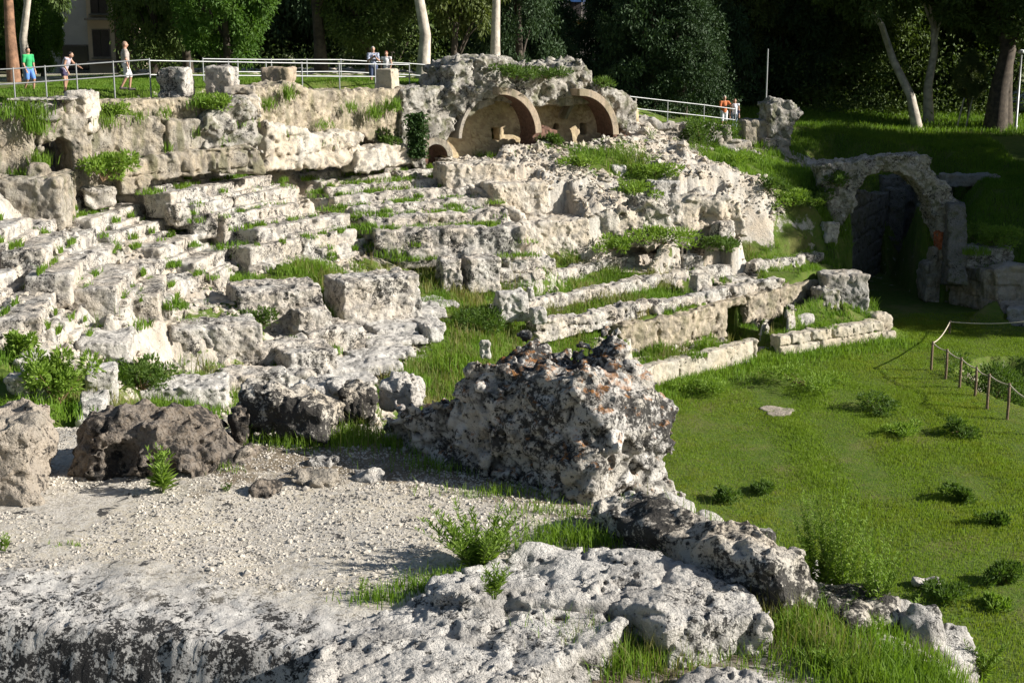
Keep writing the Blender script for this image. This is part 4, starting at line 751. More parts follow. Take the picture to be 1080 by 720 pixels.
def pathmat():
    t = NT('gravel_path'); p = t.pos(); g = t.attr('g')
    c = t.mix(t.ramp(t.noise(p, 1.1, 3), .35, .65), (.46, .42, .35), (.52, .46, .35)); v = t.n('ShaderNodeTexVoronoi', Scale=40.); t.t.links.new(p, v.inputs['Vector'])
    sx = t.n('ShaderNodeSeparateColor'); t.t.links.new(v.outputs['Color'], sx.inputs[0])
    c = t.mix(t.ramp(sx.outputs[0], .1, .95, 0, .6), c, (.6, .57, .52)); c = t.mix(t.ramp(sx.outputs[1], .72, .95, 0, .5), c, (.24, .22, .2))
    sep = t.n('ShaderNodeSeparateXYZ'); t.t.links.new(p, sep.inputs[0])
    led = t.attr('ledge'); l = t.ma('ADD', t.ma('ADD', t.ma('MULTIPLY', t.noise(p, 11, 9, .8, .3), .55), t.ma('MULTIPLY', t.noise(p, 46, 7, .75), .45)), t.ramp(t.noise(p, 3.3, 4), .35, .65, -.035, .035))
    rockc = t.mix(t.ramp(t.ma('ADD', l, t.ma('MULTIPLY', t.attr('front'), .06)), .512, .55), t.mix(t.ramp(t.noise(p, 5, 5, .7), .4, .6), (.56, .54, .5), (.44, .42, .39)), (.035, .034, .033)); c = t.mix(led, c, rockc)  # dark lichen thickens towards the front face, partly painting in its shade
    l3 = t.noise(p, 6, 7, .7, .4); c = t.mix(t.ma('MULTIPLY', t.ramp(l3, .57, .62), t.ramp(t.noise(p, .8, 2), .45, .6)), c, (.06, .058, .055))
    soil = t.mix(t.ramp(t.noise(p, 9, 5), .35, .65), (.13, .1, .06), (.22, .17, .11)); f = t.ramp(t.ma('ADD', g, t.ma('MULTIPLY', t.ma('SUBTRACT', t.noise(p, 4, 6, .65), .5), 1.2)), .45, .75); c = t.mix(t.ma('MULTIPLY', f, .85), c, soil)
    b = t.n('ShaderNodeBump', Strength=.8, Distance=.02); t.t.links.new(t.noise(p, 60, 6, .7), b.inputs['Height'])
    d = t.n('ShaderNodeBsdfPrincipled', Roughness=.95); d.inputs['Specular IOR Level'].default_value = .15; t.put(d.inputs['Base Color'], c); t.t.links.new(b.outputs[0], d.inputs['Normal']); return t.out(d.outputs[0])
o = gridmesh('gravel_path', FX, FY, FZ, FG, pathmat()); at = o.data.attributes.new('ledge', 'FLOAT', 'POINT'); at.data.foreach_set('value', ledge.reshape(-1).astype(np.float32)); at = o.data.attributes.new('front', 'FLOAT', 'POINT'); at.data.foreach_set('value', front.reshape(-1).astype(np.float32)); kind(o, 'structure')
# loose pebbles on the path, uncountable
def pebbles(name, n, mat):
    ico = [(0, 0, 1), (.9, 0, .4), (.28, .85, .4), (-.72, .53, .4), (-.72, -.53, .4), (.28, -.85, .4), (.72, .53, -.4), (-.28, .85, -.4), (-.9, 0, -.4), (-.28, -.85, -.4), (.72, -.53, -.4), (0, 0, -1)]
    tri = [(0, 1, 2), (0, 2, 3), (0, 3, 4), (0, 4, 5), (0, 5, 1), (1, 6, 2), (2, 7, 3), (3, 8, 4), (4, 9, 5), (5, 10, 1), (6, 7, 2), (7, 8, 3), (8, 9, 4), (9, 10, 5), (10, 6, 1), (6, 11, 7), (7, 11, 8), (8, 11, 9), (9, 11, 10), (10, 11, 6)]
    ico = np.array(ico); tri = np.array(tri); V = []; T = []
    x = rng.uniform(-5, 1.2, n); y = rng.uniform(7.9, 11.6, n); keep = (vnoise(np.stack([x, y, x*0], -1)*1.7, 5) > -.7); keep &= (y > ye(x)+.75+.35*vnoise(np.stack([x*2, y*2, 0*x], -1), 8)) | (x > .1); x, y = x[keep], y[keep]; s = rng.lognormal(math.log(.0068), .45, len(x)); z = fgz(x, y)
    for i in range(len(x)):
        A = rng.uniform(.6, 1.2, 3)*s[i]; A[2] *= .75; a = rng.uniform(0, 6.28); ca, sa = math.cos(a), math.sin(a); P = ico*(1+.25*rng.standard_normal((12, 1)))*A; P = np.stack([P[:, 0]*ca-P[:, 1]*sa, P[:, 0]*sa+P[:, 1]*ca, P[:, 2]], -1)
        V.append(P+np.array([x[i], y[i], z[i]+A[2]*.1])); T.append(tri+12*i)
    o = link(name, mesh_np(name, np.concatenate(V), np.concatenate(T), False), mat); return kind(o, 'stuff')
pebbles('gravel', 38000, stone('gravel_stones', (.5, .46, .39), (.42, .38, .32), lich=0, gray=.7, bump=.2))
# ------------------------------------------------------------------ slabs and rocks of the shelf
def slab(name, label, cat, poly, zt, th, mat, tilt=(0, 0), h=.02, rough=.04, fine=.02, pits=.02, r=.04, rs=2.6, fs=22., ps=24.):
    Q = np.array([AtZ(a, b, zt)[:2] for a, b in poly]); c = Q.mean(0); Q = Q-c
    def sd(G):
        d2 = sdpoly(G[:, :, 0, 0], G[:, :, 0, 1], Q)[:, :, None]; z = G[..., 2]-tilt[0]*G[..., 0]-tilt[1]*G[..., 1]; dz = np.abs(z+th/2)-th/2
        return np.minimum(np.maximum(d2+r, dz+r), 0)+np.sqrt(np.maximum(d2+r, 0)**2+np.maximum(dz+r, 0)**2)-r
    o = solid(name, (Q[:, 0].min()-.15, Q[:, 1].min()-.15, -th-.2), (Q[:, 0].max()+.15, Q[:, 1].max()+.15, .3), h, sd, M[mat], loc=(c[0], c[1], zt), rough=rough, rs=rs, fine=fine, fs=fs, pits=pits, ps=ps, crack=.05, cs=2.2)
    return tag(o, label, cat)
slab('stone_slab', 'large pitted white slab behind the nearest one, right of the leafy plant', 'stone slab', [(455, 612), (500, 592), (560, 574), (655, 573), (735, 592), (806, 620), (815, 640), (760, 645), (705, 652), (668, 634), (560, 632), (455, 632)], 9.2, .45, 'slab', tilt=(-.02, .02))
slab('stone_slab', 'nearest pitted white slab along the bottom of the photo', 'stone slab', [(330, 690), (365, 648), (420, 634), (490, 628), (560, 636), (636, 642), (660, 650), (640, 672), (575, 700), (520, 735), (440, 790), (300, 790)], 9.15, .5, 'slab', tilt=(.0, .02))
slab('stone_slab', 'rough slab corner at the bottom between the grass and the rim rocks', 'stone slab', [(690, 722), (740, 702), (800, 700), (850, 722), (840, 760), (700, 760)], 9.0, .4, 'slab')
def crag(name, label, cat, px0, px1, pt, pb, y, dep, yaw=0, mat='lichen', h=.02, r=.5, rough=.08, fine=.05, pits=.05, sink=.12, rs=3.2, skew=0, group=None):
    A, B = AtY(px0, pb, y), AtY(px1, pb, y); w = (B[0]-A[0])/max(.6, math.cos(yaw)); H = AtY((px0+px1)/2, pt, y+dep*.3)[2]-A[2]+sink; rr = r*min(w, H, dep)
    o = solid(name, (-w/2-.2, -.2, -.1), (w/2+.2, dep+.2, H+.2), h, lambda G: sdbox(np.stack([G[..., 0]-skew*(G[..., 2]-H/2), G[..., 1]-.1*G[..., 2], G[..., 2]], -1), (0, dep/2, H/2), (w/2, dep/2, H/2), rr), M[mat], loc=((A[0]+B[0])/2, y, A[2]-sink), rz=yaw, rough=rough, rs=rs, fine=fine, fs=8, pits=pits*.6, ps=9., crack=.04, cs=3.)
    return tag(o, label, cat, group)
# long dark-fronted block along the rim
A, B = AtZ(622, 574, 9.02), AtZ(818, 652, 9.02); u = B-A; L = float(np.hypot(u[0], u[1]))
o = solid('rim_block', (-.2, -.2, -.3), (L+.2, .7, .6), .018, lambda G: sdbox(np.stack([G[..., 0], G[..., 1], G[..., 2]-.05-.10*G[..., 0]/L], -1), (L/2, .19, .0), (L/2, .19, .2), .07), M['lichen'], loc=A, rz=math.atan2(u[1], u[0]), rough=.05, fine=.04, pits=.05, ps=9); tag(o, 'long block with black lichened front along the rim right of the slabs', 'stone block')
# boulder with a shaded hollow
bl = AtZ(158, 508, 9.1)
def boulder(G):
    X, Yy, Z = G[..., 0], G[..., 1], G[..., 2]
    e = lambda c, r: (np.sqrt(((X-c[0])/r[0])**2+((Yy-c[1])/r[1])**2+((Z-c[2])/r[2])**2)-1)*min(r)
    d = smin(e((-.02, .42, .24), (.5, .4, .27)), e((.1, .5, .32), (.36, .36, .18)), .1)
    d = smin(d, e((-.22, .3, .42), (.26, .3, .16)), .08); d = smin(d, e((.42, .5, .06), (.34, .3, .2)), .12)
    return smin(np.maximum(d, -e((-.2, -.05, .26), (.2, .22, .12))), e((-.38, .35, .16), (.24, .3, .2)), .06)
tag(solid('boulder', (-.8, -.2, -.15), (1., 1.1, .85), .018, boulder, M['boulder'], loc=bl-np.array([0.03, 0, .12]), rough=.06, rs=3.5, fine=.05, fs=10, pits=.03, ps=11), 'dark brown boulder with a shaded hollow beside the path at left', 'boulder')
crag('stone_block', 'tan porous block cut by the left edge of the photo beside the path', 'stone block', -75, 34, 450, 546, 9.35, .8, .12, 'tan', r=.05, rough=.05, fine=.05, pits=.04, rs=3)
A = AtY(296, 462, 10.75)
tag(solid('stone_block', (-.55, -.2, -.2), (.55, .7, .6), .018, lambda G: sdbox(np.stack([G[..., 0], G[..., 1], G[..., 2]+.16*G[..., 0]], -1), (0, .22, .16), (.37, .2, .15), .07), M['lichen'], loc=A, rz=-.25, rough=.05, fine=.045, pits=.05, ps=9), 'black and white lichened block propped at the back of the path', 'stone block')
# stones under it and along the back edge
for i, (lab, a, b, t, p, y, dp, mt) in enumerate((
  ('low pale stone behind the propped lichened block', 308, 346, 404, 424, 11.3, .3, 'slab'), ('grey stone at the left end of the low ridge', 338, 362, 402, 432, 11.3, .35, 'slab'), ('dark ridge stone left of the rubble wall', 358, 402, 408, 440, 11.25, .4, 'lichen'), ('pale ridge stone topping the low end of the rubble wall', 392, 440, 400, 432, 11.4, .4, 'slab'), ('small rock at the end of the boulder', 238, 262, 430, 470, 10.6, .4, 'boulder'),
  ('earthy stone under the propped block', 246, 266, 474, 497, 10.2, .2, 'tan'), ('angular grey stone on the path edge', 258, 288, 512, 529, 9.55, .18, 'boulder'), ('flat tan stone lying at the shadow edge', 312, 356, 500, 514, 9.75, .2, 'tan'), ('thin flat stone behind the flat tan stone', 310, 332, 495, 504, 10.0, .15, 'tan'), ('flat stone in the shadow below the rubble wall', 365, 396, 500, 511, 9.9, .2, 'slab'), ('pale stone in the shadow near the lichened block', 322, 354, 482, 494, 10.2, .2, 'slab'), ('small stick-like stone standing on the gravel', 428, 439, 538, 546, 9.1, .07, 'tan'),
  ('white stone in the shaded grass below the rubble wall', 497, 519, 485, 503, 10.0, .2, 'lichen'), ('white low rock at the foot of the rubble wall', 575, 662, 545, 572, 9.25, .3, 'slab'), ('pale rock left of the rear slab beside the leafy plant', 548, 580, 562, 583, 8.8, .25, 'slab'))):
    crag('stone', lab, 'stone', a, b, t, p, y, dp, .2*(i % 3-1), mt, rough=.04, fine=.035, pits=.03, r=.35, sink=.06, rs=5, h=.016)
# rim rocks on the right
for i, (lab, a, b, t, p, y, dp, yw, mt) in enumerate((
  ('tan rock behind the foot of the rubble wall', 700, 742, 530, 562, 9.55, .4, .2, 'slab'), ('pale lumpy rock on the rim behind the long block', 735, 775, 548, 572, 9.4, .35, .1, 'slab'), ('rounded white rock topping the rim right of the long block', 792, 832, 560, 600, 9.2, .35, .2, 'lichen'), ('white rock wedge between the rim block and the tall weeds', 846, 892, 600, 650, 8.5, .3, .4, 'slab'), ('broken pale rock under the rim block', 812, 858, 612, 650, 8.45, .35, .2, 'slab'),
  ('low pale rock half buried in the grass above the bottom edge', 905, 965, 690, 735, 7.35, .35, .2, 'slab'), ('flat grey rock half buried behind the low pale rock', 872, 915, 665, 690, 7.75, .3, -.2, 'lichen'),
  ('large craggy rim rock with dark side at lower right', 880, 975, 632, 745, 7.7, .5, .3, 'lichen'), ('pale upright rim rock right of the craggy one', 955, 1006, 648, 750, 7.68, .4, .2, 'slab'), ('rounded grey rim rock near the bottom right', 994, 1042, 684, 760, 7.6, .4, .1, 'slab'), ('small dark rock in the grass beside the craggy rim rock', 838, 880, 700, 740, 7.7, .3, .3, 'lichen'), ('grey stone in the grass above the bottom slab corner', 805, 850, 672, 705, 8.0, .3, .2, 'boulder'))):
    crag('rim_rock', lab, 'rock', a, b, t, p, y, dp, yw, mt, rough=.05, fine=.04, pits=.03, r=.36, sink=.2, rs=4.5)
# ------------------------------------------------------------------ foreground rubble wall
u2 = (WB-WA); L = float(np.hypot(*u2)); rzw = math.atan2(u2[1], u2[0])
prof_s = np.array([0, .3, .55, .8, 1.02, 1.12, 1.4, 1.8, 2.2, 2.45, 2.58, 2.66])*.85; prof_z = np.array([.2, .28, .32, .42, .6, .78, .92, .94, .9, .78, .55, .35])
def fw(G):
    X, Yy, Z = G[..., 0], G[..., 1], G[..., 2]; H = np.interp(X, prof_s, prof_z)
    th = .36+.1*np.clip(1-Z, 0, 1); front = -.12*np.clip(1-Z/1.0, -.2, 1)
    d = np.maximum(np.maximum(np.abs(Yy-.36-front*.5)-th, (Z-H)*.72), np.maximum(-X-.05, X-2.2-.06*np.clip(.6-Z, 0, 1)+.25*np.clip(Z-.75, 0, 1)))
    return np.maximum(d, -Z-.3)+.055*fbm(G*np.array([2.3, 2.3, 2.8])+4.3, 3, 78)
o = solid('rubble_wall', (-.4, -.5, -.35), (3.05, 1.2, 1.6), .02, fw, M['conglo'], loc=(WA[0], WA[1], 9.05), rz=rzw, rough=.07, rs=2.4, fine=.06, fs=9, pits=.02, ps=12, rub=.055, us=6.2, crack=.05, cs=2.4); tag(o, 'big lichened rubble wall stub with orange top in the middle foreground', 'wall')
# ------------------------------------------------------------------ grasses and plants
def blades(name, P, H, Wd, mat, lean=.35, seg=2, kindv='stuff'):
    n = len(P); P = np.asarray(P); a = rng.uniform(0, 6.283, n); la = rng.uniform(0, 6.283, n); l = np.abs(rng.normal(0, lean, n))*H
    dx, dy = np.cos(a)*Wd/2, np.sin(a)*Wd/2; lx, ly = np.cos(la)*l, np.sin(la)*l
    b0 = P+np.stack([dx, dy, 0*dx-.02], -1); b1 = P-np.stack([dx, dy, 0*dx+.02], -1)
    m = P+np.stack([lx*.35, ly*.35, H*.6], -1); m0 = m+np.stack([dx, dy, 0*dx], -1)*.75; m1 = m-np.stack([dx, dy, 0*dx], -1)*.75; t = P+np.stack([lx, ly, H*.97], -1)
    V = np.stack([b0, b1, m0, m1, t], 1).reshape(-1, 3); I = np.arange(n)[:, None]*5
    T = np.concatenate([I+np.array([[0, 1, 3]]), I+np.array([[0, 3, 2]]), I+np.array([[2, 3, 4]])]); o = link(name, mesh_np(name, V, T, False), mat)
    if kindv: kind(o, kindv)
    return o
def inview(x, y, z, mar=140):
    px, py, f = toPx(np.stack([x, y, z], -1)); return (px > -mar) & (px < 1080+mar) & (py < 720+mar) & (f > 1)
# arena lawn
def lawn():
    n = 900000; y = 24+36*rng.random(n)**.8; x = rng.uniform(0, 22, n); z = gz(x, y); k = (np.abs(z) < .35) & inview(x, y, z, 60)
    x, y, z = x[k], y[k], z[k]; c = vnoise(np.stack([x*.8, y*.35, 0*x], -1), 71); c2 = vnoise(np.stack([x*3, y*2, 0*x], -1), 72)
    k = rng.random(len(x)) < .55+.3*c+.2*c2; x, y, z = x[k], y[k], z[k]; c = c[k]; H = (.035+.04*rng.random(len(x)))*(1+.7*np.clip(c, -.6, 1))
    blades('lawn_grass', np.stack([x, y, z], -1), H, .014+.006*rng.random(len(x)), M['lawn'], .5)
    P = BASE; S_ = []                                        # taller weeds along the podium foot
    for i in range(4, len(P)-1):
        for _ in range(900): t = rng.random(); d = abs(rng.normal(0, .9)); q = P[i]*(1-t)+P[i+1]*t; S_.append((q[0]+d*.6, q[1]-d*.8-.1, 0, d))
    S_ = np.array(S_); blades('tall_grass', S_[:, :3]+np.array([0, 0, 0])+np.stack([0*S_[:, 0], 0*S_[:, 0], gz(S_[:, 0], S_[:, 1])], -1), (.14+.2*rng.random(len(S_)))*np.clip(1.2-S_[:, 3]*.35, .3, 1.2), .025, M['grass'], .4)
lawn()
# grass on the slope, by the ground's grass mask
def slopegrass(name, n, x0, x1, y0, y1, hm, hr, thr, mat, zmin=.4, w=.022, sc=1.3, sd=31, reg=None):
    x = rng.uniform(x0, x1, n); y = rng.uniform(y0, y1, n); z = gz(x, y); g = gg(x, y); c = fbm(np.stack([x*sc, y*sc, 0*x], -1), 3, sd)
    k = (z > zmin) & inview(x, y, z, 60) & (g*1.15+c*.45 > thr) & (rng.random(n) < np.clip(g+.25, 0, 1))
    if reg is not None: k &= reg(x, y, z)
    x, y, z, c = x[k], y[k], z[k], c[k]
    blades(name, np.stack([x, y, z], -1), (hm+hr*rng.random(len(x)))*(1+.6*np.clip(c, -.8, 1)), w, mat, .45)
up_ = lambda x, y, z: z > 8.6
slopegrass('slope_grass', 330000, -15, 16, 30, 63, .10, .2, .78, M['grass'], reg=lambda x, y, z: z < 8.6)
slopegrass('dry_grass', 70000, -14, 10, 30, 60, .2, .28, .95, M['dry'], sc=.7, sd=44, reg=lambda x, y, z: z < 8.6)
slopegrass('upper_lawn_grass', 260000, -19, 4, 44, 66, .06, .08, .6, M['grass'], reg=up_)
slopegrass('bank_grass', 90000, 9, 27, 60, 82, .12, .2, .7, M['grass'], zmin=1.5, w=.03)
n = 50000; x = rng.uniform(13, 48, n); y = rng.uniform(82, 100, n); k = inview(x, y, 0*x+6); x, y = x[k], y[k]
blades('bank_grass', np.stack([x, y, np.array([oz(a, b) for a, b in zip(x, y)])], -1), .18+.2*rng.random(len(x)), .04, M['grass'], .45)
# tufts growing in the joints of the seats (uncountable)
T_ = []; HH = []
def tuft(px, py, z, n, rad, h):
    P = AtZ(px, py, z) if z is not None else None
    for _ in range(n):
        a = rng.uniform(0, 6.28); d = rad*math.sqrt(rng.random()); T_.append((P[0]+d*math.cos(a), P[1]+d*math.sin(a)*.8, P[2])); HH.append(h*rng.uniform(.45, 1.15)*(1.1-.5*d/rad))
for (wi, k, P1, P2, u, o, L, z, hh, tr) in SEATS:
    r = random.Random(wi*77+k)
    for _ in range(int(L*(1.8+.5*wi))+1):          # at the back of each tread and at the riser foot
        t = r.uniform(-.1, 1.1)*L; q = P1+u*t+(o*r.uniform(tr*.75, tr*1.05) if r.random() < .55 else -o*.18); zz = z-.05 if True else 0
        if (q-P1)@o < 0: q = P1+u*t-o*r.choice([.15, .3, .45]); zz = z-hh*(.55 if (q-P1)@o > -.2 else 1.)
        n = r.randint(14, 80); rad = r.uniform(.1, .36)
        for _ in range(n):
            a = rng.uniform(0, 6.28); d = rad*math.sqrt(rng.random()); T_.append((q[0]+d*math.cos(a)*1.3*abs(u[0]+.3), q[1]+d*math.sin(a), zz)); HH.append(r.uniform(.12, .26)*rng.uniform(.5, 1.1))
for (px, py, z, n, rad, h) in ((105, 347, 4.4, 160, .5, .35), (140, 345, 4.4, 160, .5, .35), (185, 325, 4.5, 160, .4, .4), (262, 297, 4.4, 200, .6, .4), (300, 288, 4.3, 200, .6, .4), (330, 282, 4.3, 200, .6, .4), (282, 318, 4.0, 160, .5, .4), (360, 300, 3.6, 220, .7, .5), (350, 320, 3.4, 160, .5, .5), (415, 270, 4.2, 220, .7, .5), (440, 268, 4.1, 200, .6, .5), (480, 262, 4.1, 200, .6, .6), (555, 262, 3.8, 160, .6, .4), (450, 300, 3.3, 260, .9, .6), (500, 300, 3.1, 240, .9, .5), (430, 310, 3.2, 200, .6, .6), (410, 330, 3.0, 160, .5, .4), (350, 350, 3.1, 120, .4, .4), (347, 372, 2.9, 120, .4, .4), (430, 405, 2.3, 260, .7, .5), (470, 385, 2.4, 300, 1., .5), (520, 335, 2.6, 240, 1., .4), (240, 400, 2.9, 140, .5, .3), (215, 390, 3.0, 160, .6, .35), (285, 385, 2.9, 120, .4, .35), (20, 432, 4.4, 260, 1., .35), (60, 436, 4.2, 260, .9, .35), (200, 405, 3.0, 160, .5, .5), (120, 262, 5.5, 60, .25, .35), (105, 230, 6.2, 80, .3, .3), (697, 372, .8, 260, .6, .5), (745, 365, .8, 160, .5, .4), (735, 376, .8, 120, .4, .3), (868, 345, .8, 160, .6, .3), (1030, 268, 2.6, 200, .6, .5)):
    tuft(px, py, z, n, rad, h)
for (pl, px, py, n, rad, h) in ((PL, 110, 128, 140, .6, .45), (PL, 215, 108, 160, .5, .35), (PL, 92, 130, 60, .2, .35), (PLl, 20, 118, 300, .9, .5), (PLl, 38, 135, 160, .4, .7), (PLl, 43, 170, 140, .3, .5), (PLl, 20, 184, 90, .4, .3), (PL, 145, 122, 70, .25, .3), (PL, 175, 118, 60, .2, .25), (PL, 206, 140, 90, .15, .4), (PL, 235, 150, 140, .3, .4), (PL, 255, 130, 140, .3, .4), (PL, 258, 162, 60, .15, .4), (PL, 176, 158, 80, .12, .4), (PL2, 285, 110, 90, .2, .4), (PL2, 306, 100, 120, .2, .5), (PL2, 345, 130, 80, .3, .25), (PL2, 372, 112, 90, .2, .3), (PL2, 395, 120, 160, .3, .5), (PL2, 415, 112, 160, .3, .5), (PL2, 300, 140, 90, .25, .3), (PL2, 340, 150, 100, .4, .25), (PL, 150, 168, 60, .3, .2)):
    u = (pl[1]-pl[0])*np.array([1, 1, 0]); u /= np.hypot(*u[:2]); nn = np.array([u[1], -u[0], 0]); O = pl[0]+nn*.5; d = ray(px, py); t = ((O-np.array([0, 0, CAMZ]))@nn)/(d@nn); P = np.array([0, 0, CAMZ])+d*t
    for _ in range(n): T_.append(P+u*rng.normal(0, rad*.6)+nn*rng.normal(-.1, .18)+np.array([0, 0, rng.normal(-.1, .08)])); HH.append(h*rng.uniform(.4, 1.1))
blades('weeds', np.array(T_), np.array(HH), .028, M['grass'], .55)
# foreground grass
T_ = []; HH = []; WW = []
def fpatch(px, py, z, n, rx, ry, h):
    P = AtZ(px, py, z); x = P[0]+rng.normal(0, rx, n); y = P[1]+rng.normal(0, ry, n); zz = fgz(x, y)
    for a, b, c in zip(x, y, zz): T_.append((a, b, c)); HH.append(h*rng.uniform(.4, 1.2))
for q in ((440, 614, 9.15, 260, .12, .05, .09), (400, 630, 9.12, 200, .1, .04, .08), (480, 604, 9.15, 220, .1, .06, .1), (598, 568, 9.1, 500, .14, .08, .14), (560, 580, 9.1, 160, .08, .05, .12), (640, 572, 9.1, 160, .08, .05, .1), (640, 700, 8.95, 500, .16, .1, .16), (690, 690, 8.95, 500, .2, .1, .11), (740, 672, 8.95, 600, .2, .12, .11), (800, 665, 8.95, 600, .2, .12, .13), (860, 690, 8.9, 400, .14, .12, .13), (900, 675, 8.9, 500, .14, .14, .09), (945, 700, 8.86, 700, .14, .12, .09), (965, 705, 8.84, 700, .12, .14, .1), (990, 718, 8.8, 400, .1, .1, .1), (920, 668, 8.86, 400, .12, .08, .1), (850, 655, 8.95, 300, .12, .08, .15), (890, 705, 8.9, 700, .25, .16, .15), (930, 715, 8.88, 500, .2, .12, .14), (840, 640, 8.95, 300, .14, .1, .13), (720, 600, 9.05, 60, .1, .06, .12), (340, 470, 9.1, 350, .2, .12, .13), (380, 462, 9.1, 600, .2, .14, .19), (420, 472, 9.1, 500, .2, .14, .13), (470, 492, 9.1, 350, .25, .1, .1), (530, 520, 9.1, 250, .25, .07, .08), (590, 540, 9.1, 200, .2, .06, .08), (290, 470, 9.1, 260, .14, .12, .12), (230, 500, 9.1, 60, .1, .05, .08), (75, 575, 9.1, 40, .06, .02, .03), (365, 440, 9.1, 300, .12, .2, .24), (770, 560, 9., 120, .2, .08, .22), (830, 600, 8.9, 140, .15, .1, .22)): fpatch(*q)
blades('foreground_grass', np.array(T_), np.array(HH), .0065, M['grass'], .5)
T_ = []; HH = []
for q in ((690, 700, 8.95, 120, .2, .1, .22), (800, 665, 8.95, 160, .2, .12, .24), (870, 690, 8.9, 160, .12, .1, .26), (640, 705, 8.95, 80, .14, .1, .2), (770, 555, 9., 50, .25, .08, .3), (840, 590, 8.9, 60, .15, .1, .3), (420, 470, 9.1, 100, .3, .2, .3)): fpatch(*q)
blades('dry_grass', np.array(T_), np.array(HH), .004, M['dry'], .45)
def leaves(P, D, Nn, Ln, Wd):
    """Pointed leaves: base P, direction D, side vector from Nn; two folded quads each."""
    D = D/np.linalg.norm(D, axis=1)[:, None]; Sd = np.cross(D, Nn); Sd /= np.maximum(np.linalg.norm(Sd, axis=1), 1e-6)[:, None]; Up = np.cross(Sd, D)
    L = Ln[:, None]; w = Wd[:, None]; m = P+D*L*.45; t = P+D*L-Up*L*.12
    V = np.stack([P, m+Sd*w/2+Up*w*.15, t, m-Sd*w/2+Up*w*.15], 1).reshape(-1, 3); I = np.arange(len(P))[:, None]*4
    return V, np.concatenate([I+np.array([[0, 1, 2]]), I+np.array([[0, 2, 3]])])
def tube(pts, rad, sides=6):
    V = []; T = []
    pts = np.asarray(pts, float)
    for i, p in enumerate(pts):
        d = pts[min(i+1, len(pts)-1)]-pts[max(i-1, 0)]; d = d/max(np.linalg.norm(d), 1e-9); a = np.cross(d, (0, 0, 1.)) if abs(d[2]) < .95 else np.cross(d, (1., 0, 0)); a /= np.linalg.norm(a); b = np.cross(d, a)
        for k in range(sides): t = 6.2832*k/sides; V.append(p+(a*math.cos(t)+b*math.sin(t))*rad[i])
    for i in range(len(pts)-1):
        for k in range(sides): k2 = (k+1) % sides; T.append((i*sides+k, i*sides+k2, (i+1)*sides+k2, (i+1)*sides+k))
    return np.array(V), np.array(T)
def merge(L):
    V = []; T = []; o = 0
    for v, t in L: V.append(v); T.append(np.asarray(t)+o); o += len(v)
    return np.concatenate(V), np.concatenate(T)
M['stem'] = plain('green_stem', (.12, .16, .04), .7); M['stemb'] = plain('woody_stem', (.16, .1, .05), .8)
def plant(name, label, loc, h, ns, ll, lw, spread, mat='weed', dens=26, cat='plant', bare=.1, flower=False):
    t = thing(name, label, cat, loc); ST = []; LV = []
    for s in range(ns):
        a = rng.uniform(0, 6.28); sp = spread*math.sqrt(rng.random()); hh = h*rng.uniform(.6, 1.0); pts = [np.array([math.cos(a)*sp*.12, math.sin(a)*sp*.12, -.02])]
        for k in range(1, 6): f = k/5; pts.append(np.array([math.cos(a)*sp*(.15+.85*f**1.4), math.sin(a)*sp*(.15+.85*f**1.4), hh*f])+rng.normal(0, h*.012, 3))
        pts = np.array(pts); ST.append(tube(pts, np.linspace(min(h, .4)*.007+.0012, .001, 6), 5))
        n = int(dens*hh/h); f = bare+(1-bare)*np.sort(rng.random(n)); x = f*5; i = np.minimum(x.astype(int), 4); P = pts[i]+(pts[i+1]-pts[i])*(x-i)[:, None]
        an = np.arange(n)*2.4+rng.uniform(0, 6, 1); el = rng.uniform(.2, .9, n)+.4*f; D = np.stack([np.cos(an)*np.cos(el), np.sin(an)*np.cos(el), np.sin(el)], -1); sz = (1.15-.75*f)*rng.uniform(.7, 1.2, n)
        LV.append(leaves(P, D, np.tile([0, 0, 1.], (n, 1))+rng.normal(0, .2, (n, 3)), ll*sz, lw*sz))
    v, q = merge(ST); link('stem', mesh_np('stem', v, q), M['stem'], t); v, q = merge(LV); link('foliage', mesh_np('foliage', v, q, False), M[mat], t); return t
def fp(px, py, z=9.1): P = AtZ(px, py, z); P[2] = float(fgz(P[0], P[1])); return P
plant('leafy_plant', 'tall bright leafy plant between the path and the white slabs', fp(505, 598), .4, 34, .09, .022, .42, dens=50)
plant('leafy_plant', 'small leafy plant in front of the tall one on the slab', AtZ(521, 628, 9.25), .22, 9, .065, .018, .1, dens=34)
plant('leafy_plant', 'broad leaved plant growing at the foot of the brown boulder', fp(172, 520), .34, 15, .12, .034, .17, dens=18)
plant('leafy_plant', 'little leafy sprout in the grass strip on the ledge', fp(382, 626), .12, 3, .05, .014, .05, dens=16)
plant('leafy_plant', 'low green plant at the left edge beside the tan block', fp(4, 578), .14, 7, .06, .018, .08, dens=14)
plant('leafy_plant', 'small plant climbing the foot of the rubble wall', fp(655, 558), .3, 5, .05, .018, .1, dens=22, mat='bush')
plant('leafy_plant', 'tiny green plant on the bare soil by the boulder', fp(240, 520), .06, 6, .04, .012, .07, dens=10, mat='bush')
plant('leafy_plant', 'shaded weed under the propped lichened block', fp(262, 468), .22, 8, .06, .03, .16, dens=14, mat='bush')
